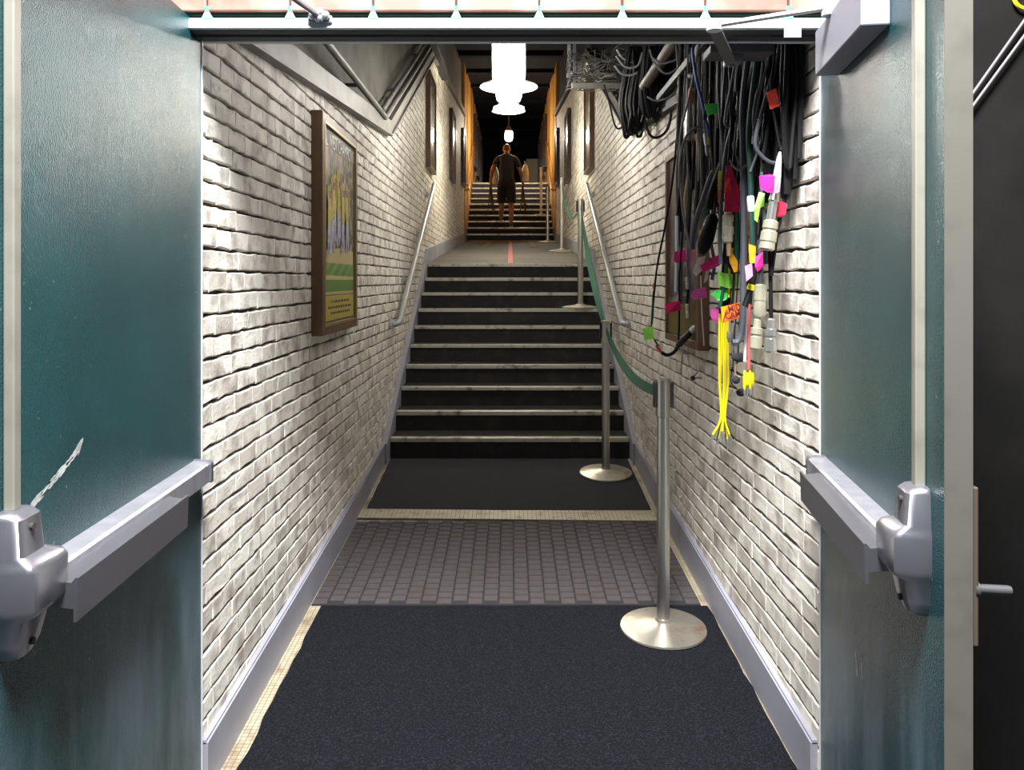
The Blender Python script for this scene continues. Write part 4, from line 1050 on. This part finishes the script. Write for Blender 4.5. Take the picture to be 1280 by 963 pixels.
c = cable('faded red cable beside the white one, ending in yellow clips', [(937, 380), (936, 420), (936, 462)], M['cable_red'], .006, .855, top=False)
for k in range(4):
    conn(c, (931+k*3.2, 463+(k % 2)*3), (930.5+k*3.6, 487-(k % 2)*5), [(0, .003), (.15, .006), (.85, .006), (1, .003)], M['cable_yellow'], 'yellow_clip')
    conn(c, (930.5+k*3.6, 484), (931+k*3.2, 497), [(0, .002), (.5, .004), (1, .002)], M['conn_silver'], 'metal_tip')
c = cable('white cable hanging between the slate hook and the faded red cable', [(932, 384), (931.5, 420), (931, 452)], M['cable_white'], .006, .85, top=False)
c = cable('thin lead ending in a bean shaped black foam cover', [(918, 400), (917, 430), (919, 446)], M['cable_grey'], .0025, .86, top=False)
def foam(c, p, rx, rz, name='foam_cover'):
    bm = bmesh.new(); bmesh.ops.create_icosphere(bm, subdivisions=3, radius=1)
    mb = MB(); mb.bm(bm, 0, True, Matrix.Translation(P(*p, c.d-.01)) @ Matrix.Rotation(.08, 4, 'Y') @ Matrix.Diagonal((rx, min(rx, rz), rz, 1))); return mb.build(name, M['foam'], c.o)
foam(c, (924, 447), .030, .018)
c = cable('thin lead ending in a round black foam ball', [(921, 452), (919, 462), (920, 470)], M['cable_tan'], .003, .865, top=False)
foam(c, (920, 475), .0155, .0155)
c = cable('short lead ending in a hollow black foam cup, lowest of the foam tips', [(915, 460), (914, 478), (921, 486)], M['cable_black'], .0022, .87, top=False)
foam(c, (926, 491), .018, .0155)
c = cable('hooked end of a slate lead with a chrome collar', [(914, 384), (912, 408), (913, 424), (920, 427), (925, 420)], M['cable_grey'], .004, .87, top=False)
conn(c, (911, 414), (913, 428), [(0, .006), (.5, .012), (1, .008)], M['conn_silver'], 'chrome_collar')
c = cable('small dark knob with a bright hook on the bare brick', [(872, 466), (868, 470), (866, 473)], M['conn_silver'], .004, .93, top=False, name='hook_knob', cat='hook')
foam(c, (866, 473), .012, .012, 'dark_knob')
q = P(866, 473, c.d); mb = MB(); mb.tube([q, Vector((XR+.01, q.y, q.z))], .006, 8); mb.build('wall_peg', M['conn_silver'], c.o)
c = cable('short bead chain hanging on the brick under the dark picture', [(853, 442), (852, 455), (851, 466)], M['conn_silver'], .004, .93, top=False, name='bead_chain', cat='chain')
for k in range(5):
    conn(c, (852.6-k*.35, 446+k*4.5), (852.4-k*.35, 449+k*4.5), [(0, .003), (.5, .0075), (1, .003)], M['conn_silver'], 'bead')
q = PX(853, 442, .93); mb = MB(); mb.tube([q, Vector((XR+.01, q.y, q.z))], .005, 8); mb.build('wall_peg', M['conn_silver'], c.o)
c = cable('dark green cable straight behind the thick slate one', [(921, 230), (922, 280), (920, 330)], M['cable_green'], .008, .88, top=False)
c = cable('orange cord dropping beside the thick slate cable', [(934, 262), (934, 290), (933, 330), (934, 375)], M['cable_orange'], .004, .86, top=False)
c = cable('yellow cord dropping behind the lime flag', [(916, 310), (912, 335), (911, 372)], M['cable_yellow'], .005, .88, top=False)
c = cable('tan cord dropping behind the lime and green flags', [(917, 320), (918, 350), (916, 385)], M['cable_tan'], .005, .88, top=False)

# ------------------------------------------------------------------ wire tangle, brackets and black coil at the wall top
mb = MB(); mb.box((.49, 6.38, E+1.535), (.96, 6.43, E+1.575), 0, .004); mb.box((.94, 6.36, E+1.50), (.99, 6.45, E+1.62), 0, .004)
st = tag(mb.build('strut_bracket', M['trim']), 'grey strut bracket jutting from the wall top under the dull wire tangle', 'bracket')
for x, d, h0, h1 in ((.512, 6.40, 1.57, 2.02), (.49, 6.7, 1.72, 2.1)):
    mb = MB(); mb.box((x-.012, d-.012, E+h0), (x+.012, d+.012, E+h1)); mb.build('hanger_rod', M['alu'], st)
mb = MB(); mb.box((.47, 6.68, E+1.70), (.96, 6.73, E+1.735), 0, .004); mb.build('upper_strut', M['trim'], st)
rt = random.Random(3)
mb = MB()
for k in range(90):
    x0 = rt.uniform(.50, .93); pts = []
    x, d, z = x0, rt.uniform(6.2, 6.8), rt.uniform(E+1.58, E+1.85)
    dx, dd = rt.uniform(-.10, .10), rt.uniform(-.06, .06)
    for i in range(6):
        pts.append((min(max(x, .47), .95), d, max(z+rt.uniform(-.03, .03)-.05*math.sin(i/5*3.14), E+1.578+rt.uniform(0, .02))))
        x += dx+rt.uniform(-.05, .05); d += dd+rt.uniform(-.04, .04)
    mb.tube(catmull(pts, 4), rt.uniform(.0025, .005), 5)
tag(mb.build('wire_tangle', M['wire_dull']), 'tangle of dull grey wires lying on the strut bracket', 'wires', kind='stuff')
for k, pts in enumerate(([(771, 62), (778, 72), (790, 78), (800, 70)], [(770, 70), (782, 84), (797, 82), (803, 66)], [(768, 82), (778, 93), (795, 92), (806, 76)])):
    cable(('uppermost', 'middle', 'lowest')[k]+' white wire sagging beside the black coil at the wall top', pts, M['cable_white'], .007, .80, top=False, name='sagging_wire', cat='wire', group='white wires beside the coil')
for k, pts in enumerate(([(812, 62), (818, 78), (832, 92), (848, 84), (856, 70)], [(815, 72), (828, 79), (846, 74), (856, 62)], [(809, 121), (820, 126), (836, 122), (850, 114)])):
    cable(('light grey wire in a deep swag across the brown pipe', 'light grey wire in a shallow swag across the brown pipe', 'light grey wire end drooping alone on the dark foliage of cables below the brown pipe')[k].replace('dark foliage of cables', 'dark cables'), pts, M['cable_grey'], .006, .86, top=False, name='sagging_wire', cat='wire')
mb = MB(); mb.tube([P(806, 108, 5.0), P(846, 48, 4.3)], .035, 14); mb.tube([P(806, 108, 5.0)+Vector((0, 0, -.0)), P(806, 108, 5.0)+Vector((.09, .05, -.02))], .025, 12)
tag(mb.build('slanted_pipe', M['pipe_brown']), 'brownish grey pipe slanting up behind the swagged grey wires', 'pipe')
# hanging coil: a thing made of turns
g = thing('cable_coil', 'black cable coil hanging in long loops from the wall top above the brick', 'cable', P(790, 170, 5.6))
for k in range(12):
    a = 776+k*1.9+rt.uniform(-1, 1); w = rt.uniform(8, 18); yb = rt.uniform(150, 174); d = rt.uniform(5.35, 5.75)
    pts = [(a+10, 58), (a+4, 95), (a-1, 130), (a+w*.3, yb-4), (a+w*.5, yb), (a+w*.75, yb-5), (a+w+1, 130), (a+w+4, 95), (a+w+3, 58)]
    mb = MB(); mb.tube(catmull([P(x, y, d) for x, y in pts], 5), rt.uniform(.009, .013), 6); mb.build('coil_turn', M['cable_black'], g)
g = thing('cable_coil', 'second black coil, shorter and denser, hanging beside the dark picture top', 'cable', P(815, 130, 5.0))
for k in range(9):
    a = 800+k*2.6+rt.uniform(-1, 1); w = rt.uniform(8, 16); yb = rt.uniform(125, 152); d = rt.uniform(4.9, 5.2)
    pts = [(a+6, 58), (a+3, 90), (a, 115), (a+w*.5, yb), (a+w, 115), (a+w+1, 90), (a+w-2, 58)]
    mb = MB(); mb.tube(catmull([P(x, y, d) for x, y in pts], 5), rt.uniform(.012, .018), 6); mb.build('coil_turn', M['cable_black'], g)
cable('thin dark cord swagging down from the bracket onto the brick beside the coil', [(755, 106), (762, 130), (768, 155), (774, 161), (780, 152), (784, 120)], M['cable_black'], .007, .86, top=False, d=6.3)
cable('thin dark cord looping from the coil across the brick to the bundle', [(806, 150), (812, 168), (822, 172), (834, 162), (846, 140), (850, 110)], M['cable_black'], .008, .86, top=False, d=4.7)

# ------------------------------------------------------------------ the climbing person, seen from behind
def skin_mesh(name, verts, edges, radii, root, sub=2):
    me = bpy.data.meshes.new(name); me.from_pydata(verts, edges, []); o = bpy.data.objects.new(name, me); COL.objects.link(o)
    m = o.modifiers.new('skin', 'SKIN'); m.use_smooth_shade = True
    for i, r in enumerate(radii):
        d = me.skin_vertices[0].data[i]; d.radius = r if isinstance(r, tuple) else (r, r); d.use_root = i == root
    s_ = o.modifiers.new('sub', 'SUBSURF'); s_.levels = s_.render_levels = sub
    bpy.context.view_layer.update()
    nm = bpy.data.meshes.new_from_object(o.evaluated_get(bpy.context.evaluated_depsgraph_get()))
    bpy.data.objects.remove(o)
    return nm
M['skin'] = mat('tanned_skin', (150, 104, 80), .55, n=(30, (136, 92, 70), .4, .7))
M['hair'] = mat('brown_hair', (92, 66, 46), .7)
M['shirt'] = mat('navy_black_shirt', (30, 40, 66), .85)
M['shorts'] = mat('black_shorts', (24, 26, 34), .85)
M['shoe'] = mat('grey_black_shoe', (56, 56, 60), .6)
M['shoe_sole'] = mat('pale_shoe_sole', (190, 188, 182), .6)
M['bag'] = mat('cream_cloth_bag', (206, 200, 176), .85)
PBX, PBY, PBZ = -.085, 17.85, Z2+RI2+.006       # feet on the second tread
def pp(x, y, z): return (PBX+x, PBY+y, PBZ+z)
# left foot (x<0) one step higher
V = [pp(0, .14, 1.02),            # 0 pelvis
     pp(0, .16, 1.20), pp(0, .20, 1.40), pp(0, .25, 1.58), pp(0, .28, 1.68), pp(0, .30, 1.76), pp(0, .305, 1.85),   # 1 waist 2 chest 3 upper chest 4 neck 5 skull base 6 crown
     pp(-.10, .14, .97), pp(-.115, .20, .60), pp(-.12, .14, .30), pp(-.12, .17, .245),   # 7 hip 8 knee 9 shin 10 ankle (left)
     pp(-.125, .29, .195),                                                         # 11 toe
     pp(.10, .13, .97), pp(.105, .13, .53), pp(.10, .0, .24), pp(.10, -.02, .085), pp(.115, .12, .035),   # 12..16 right leg
     pp(-.20, .25, 1.56), pp(-.335, .24, 1.30), pp(-.36, .32, 1.05), pp(-.36, .34, .97),                   # 17 shoulder 18 elbow 19 wrist 20 palm
     pp(.20, .25, 1.56), pp(.315, .24, 1.30), pp(.37, .32, 1.05), pp(.375, .34, .97)]                      # 21..24
Ed = [(0, 1), (1, 2), (2, 3), (3, 4), (4, 5), (5, 6), (0, 7), (7, 8), (8, 9), (9, 10), (10, 11), (0, 12), (12, 13), (13, 14), (14, 15), (15, 16), (3, 17), (17, 18), (18, 19), (19, 20), (3, 21), (21, 22), (22, 23), (23, 24)]
Rr = [(.165, .12), (.150, .105), (.175, .12), (.14, .10), .058, .078, .066, .10, .066, .060, .042, .038, .10, .064, .060, .042, .038, .070, .050, .034, .036, .070, .050, .034, .036]
# fingers: four per hand and a thumb, curled round the carried stands
for hand, sx in ((20, -1), (24, 1)):
    h = Vector(V[hand])
    for k, (off, ln) in enumerate(((-.028, .9), (-.009, 1.0), (.010, .95), (.028, .75))):
        a = h+Vector((-sx*.0, off, -.045)); b = a+Vector((-sx*.022*ln, 0, -.030*ln)); c = b+Vector((-sx*.030*ln, 0, .004))
        i = len(V); V += [tuple(a), tuple(b), tuple(c)]; Ed += [(hand, i), (i, i+1), (i+1, i+2)]; Rr += [.011, .0095, .008]
    a = h+Vector((-sx*.02, -.035, -.01)); b = a+Vector((-sx*.022, -.012, -.028)); i = len(V); V += [tuple(a), tuple(b)]; Ed += [(hand, i), (i, i+1)]; Rr += [.012, .009]
body_me = skin_mesh('body', V, Ed, Rr, 0)
pg = thing('person', 'person in dark shirt and shorts seen from behind, climbing the far stairs with hands full', 'person', (PBX, PBY, PBZ))
body_me.materials.clear(); body_me.materials.append(M['skin'])
for p in body_me.polygons: p.use_smooth = True
# face: nose, brow and chin pushed out of the skull's front (+y side)
hc = Vector(pp(0, .303, 1.80))
for v in body_me.vertices:
    q = v.co-hc
    if q.length < .16 and q.y > 0:
        if abs(q.x) < .02 and -.035 < q.z < .02: v.co.y += .020
        if abs(q.x) < .03 and -.10 < q.z < -.06: v.co.y += .012
body = bpy.data.objects.new('body', body_me); COL.objects.link(body); attach(body, pg)
mb = MB()
for sx in (-1, 1):
    bm = bmesh.new(); bmesh.ops.create_icosphere(bm, subdivisions=2, radius=1)
    mb.bm(bm, 0, True, Matrix.Translation(hc+Vector((sx*.080, .0, -.012))) @ Matrix.Diagonal((.012, .022, .032, 1)))
mb.build('ear', M['skin'], pg)
def garment(name, m, keep, off, flare=None):
    bm = bmesh.new(); bm.from_mesh(body_me); bm.normal_update()
    dead = [f for f in bm.faces if not keep(f.calc_center_median()-Vector((PBX, PBY, PBZ)))]
    for v in bm.verts: v.co += v.normal*off
    bmesh.ops.delete(bm, geom=dead, context='FACES')
    if flare:
        for v in bm.verts: v.co = flare(v.co)
    inner = [v.co.copy() for v in bm.verts]
    mb = MB(); mb.bm(bm, 0, True); o = mb.build(name, m, pg)
    sm = o.modifiers.new('thick', 'SOLIDIFY'); sm.thickness = .006; sm.offset = -1
    return o
garment('shirt', M['shirt'], lambda q: (q.z > 1.03 and q.z < 1.665 and abs(q.x) < .205) or (1.38 < q.z < 1.665 and abs(q.x) < .33 and q.x > 0) or (1.44 < q.z < 1.665 and abs(q.x) < .30 and q.x < 0), .016)
def fl(co):
    q = co-Vector((PBX, PBY, PBZ)); k = max(0, min(1, (1.05-q.z)/.45)); cx = .105*(1 if q.x > 0 else -1)
    return Vector((co.x+(q.x-cx)*.22*k, co.y+(q.y-.15)*.18*k, co.z))
garment('shorts', M['shorts'], lambda q: .56 < q.z < 1.06 and abs(q.x) < .26, .022, fl)
bm = bmesh.new(); bmesh.ops.create_uvsphere(bm, u_segments=24, v_segments=16, radius=1)
for v in bm.verts:
    if v.co.y > .35 and v.co.z < .35: v.co.y = .35
    if v.co.z < -.55: v.co.z = -.55
mb = MB(); mb.bm(bm, 0, True, Matrix.Translation(hc+Vector((0, -.010, .018))) @ Matrix.Diagonal((.084, .092, .098, 1))); mb.build('hair', M['hair'], pg)
for (x, y, z) in ((-.12, .19, RI2), (.105, -.005, 0)):
    def ring(yy, w, zt, z0=.012): return [pp(x+w*math.cos(a), y+yy, z+z0+(zt-z0)*(math.sin(a) if math.sin(a) > 0 else 0)) for a in [k*math.pi/5 for k in range(10)]]
    mb = MB(); mb.loft([ring(-.085, .022, .05), ring(-.07, .036, .085), ring(-.02, .042, .10), ring(.06, .046, .072), ring(.14, .046, .055), ring(.18, .030, .04)], 0, True); sh = mb.build('shoe', M['shoe'], pg)
    mb = MB(); mb.loft([[pp(x+w*sx, y+yy, z+zz) for sx, zz in ((-1, 0), (1, 0), (1, .018), (-1, .018))] for yy, w in ((-.09, .03), (-.06, .042), (.06, .050), (.14, .050), (.19, .032))]); mb.build('shoe_sole', M['shoe_sole'], sh)
# carried things: a cloth bag and a folded black stand at each hand
for sx, lab1, lab2 in ((-1, 'cream cloth bag tucked under the climbing person\'s bare arm', 'folded black stand carried in the hand of the bare tan arm'),
                       (1, 'cream cloth bag hanging between the dark-sleeved arm and the belt posts', 'folded black stand carried in the hand on the belt post side')):
    c = Vector(pp(sx*(.255 if sx < 0 else .42), .30, 1.20 if sx < 0 else 1.26)); rings = []
    for z, w, t in ((-.20, .03, .05), (-.19, .075, .07), (-.08, .085, .08), (.06, .07, .06), (.17, .045, .03), (.20, .012, .012)):
        rings.append([c+Vector((w*math.cos(a)*(1+.08*math.sin(3*a+z*20)), t*math.sin(a), z)) for a in [k*math.pi/8 for k in range(16)]])
    mb = MB(); mb.loft(rings, 0, True)
    g = mb.build('cloth_bag', M['bag']); tag(g, lab1, 'bag', 'cloth bags carried up the stairs')
    mb = MB(); mb.tube(catmull([c+Vector((-.02, 0, .19)), c+Vector((-.01, -.01, .27)), c+Vector((.02, 0, .19))], 5), .006, 6); mb.build('bag_handle', M['bag'], g)
    hb = Vector(pp(sx*.365, .34, .925))
    g = thing('folded_stand', lab2, 'stand', hb, 'folded stands carried up the stairs')
    mb = MB(); mb.tube([hb+Vector((0, -.14, .02)), hb+Vector((0, .16, .0))], .022, 10); mb.build('hub', M['black_plastic'], g)
    for k, (dx, dy, L_) in enumerate(((-.06, -.10, .60), (.05, -.04, .56), (.0, .14, .42), (.075, .06, .50))):
        mb = MB(); e = hb+Vector((dx, dy+.02, -L_*.92)); mb.tube([hb+Vector((dx*.15, dy*.8, 0)), e], [.016, .012], 8); mb.tube([e, e+Vector((0, 0, -.03))], .017, 8); mb.build('leg', M['black_plastic'], g)

# ------------------------------------------------------------------ light
def area(name, loc, target, size, power, col, sy=None):
    l = bpy.data.lights.new(name, 'AREA'); l.energy = power; l.size = size; l.color = col
    if sy: l.shape = 'RECTANGLE'; l.size_y = sy
    o = bpy.data.objects.new(name, l); COL.objects.link(o); o.location = loc
    o.rotation_euler = (Vector(target)-Vector(loc)).to_track_quat('-Z', 'Y').to_euler(); return o
area('concourse_floodlight', (.0, .42, E+3.0), (0, 3.1, E-1.0), 1.1, 700, (.985, .99, 1.0))
W = bpy.data.worlds.new('world'); SC.world = W; W.use_nodes = True
W.node_tree.nodes['Background'].inputs[0].default_value = (.75, .85, 1, 1); W.node_tree.nodes['Background'].inputs[1].default_value = .06

# ------------------------------------------------------------------ camera
cd = bpy.data.cameras.new('camera'); cam = bpy.data.objects.new('camera', cd); COL.objects.link(cam)
cam.location = (0, 0, E); cam.rotation_euler = (math.radians(90), 0, 0)
cd.sensor_width = 36; cd.lens = 36*F/1280; cd.shift_x = (640-CX)/1280; cd.shift_y = -(481.5-CY)/1280; cd.clip_start = .05; cd.clip_end = 200
SC.camera = cam
SC.view_settings.view_transform = 'Standard'; SC.view_settings.look = 'None'; SC.view_settings.gamma = 1; SC.view_settings.use_curve_mapping = False
SC.view_settings.exposure = 0.22
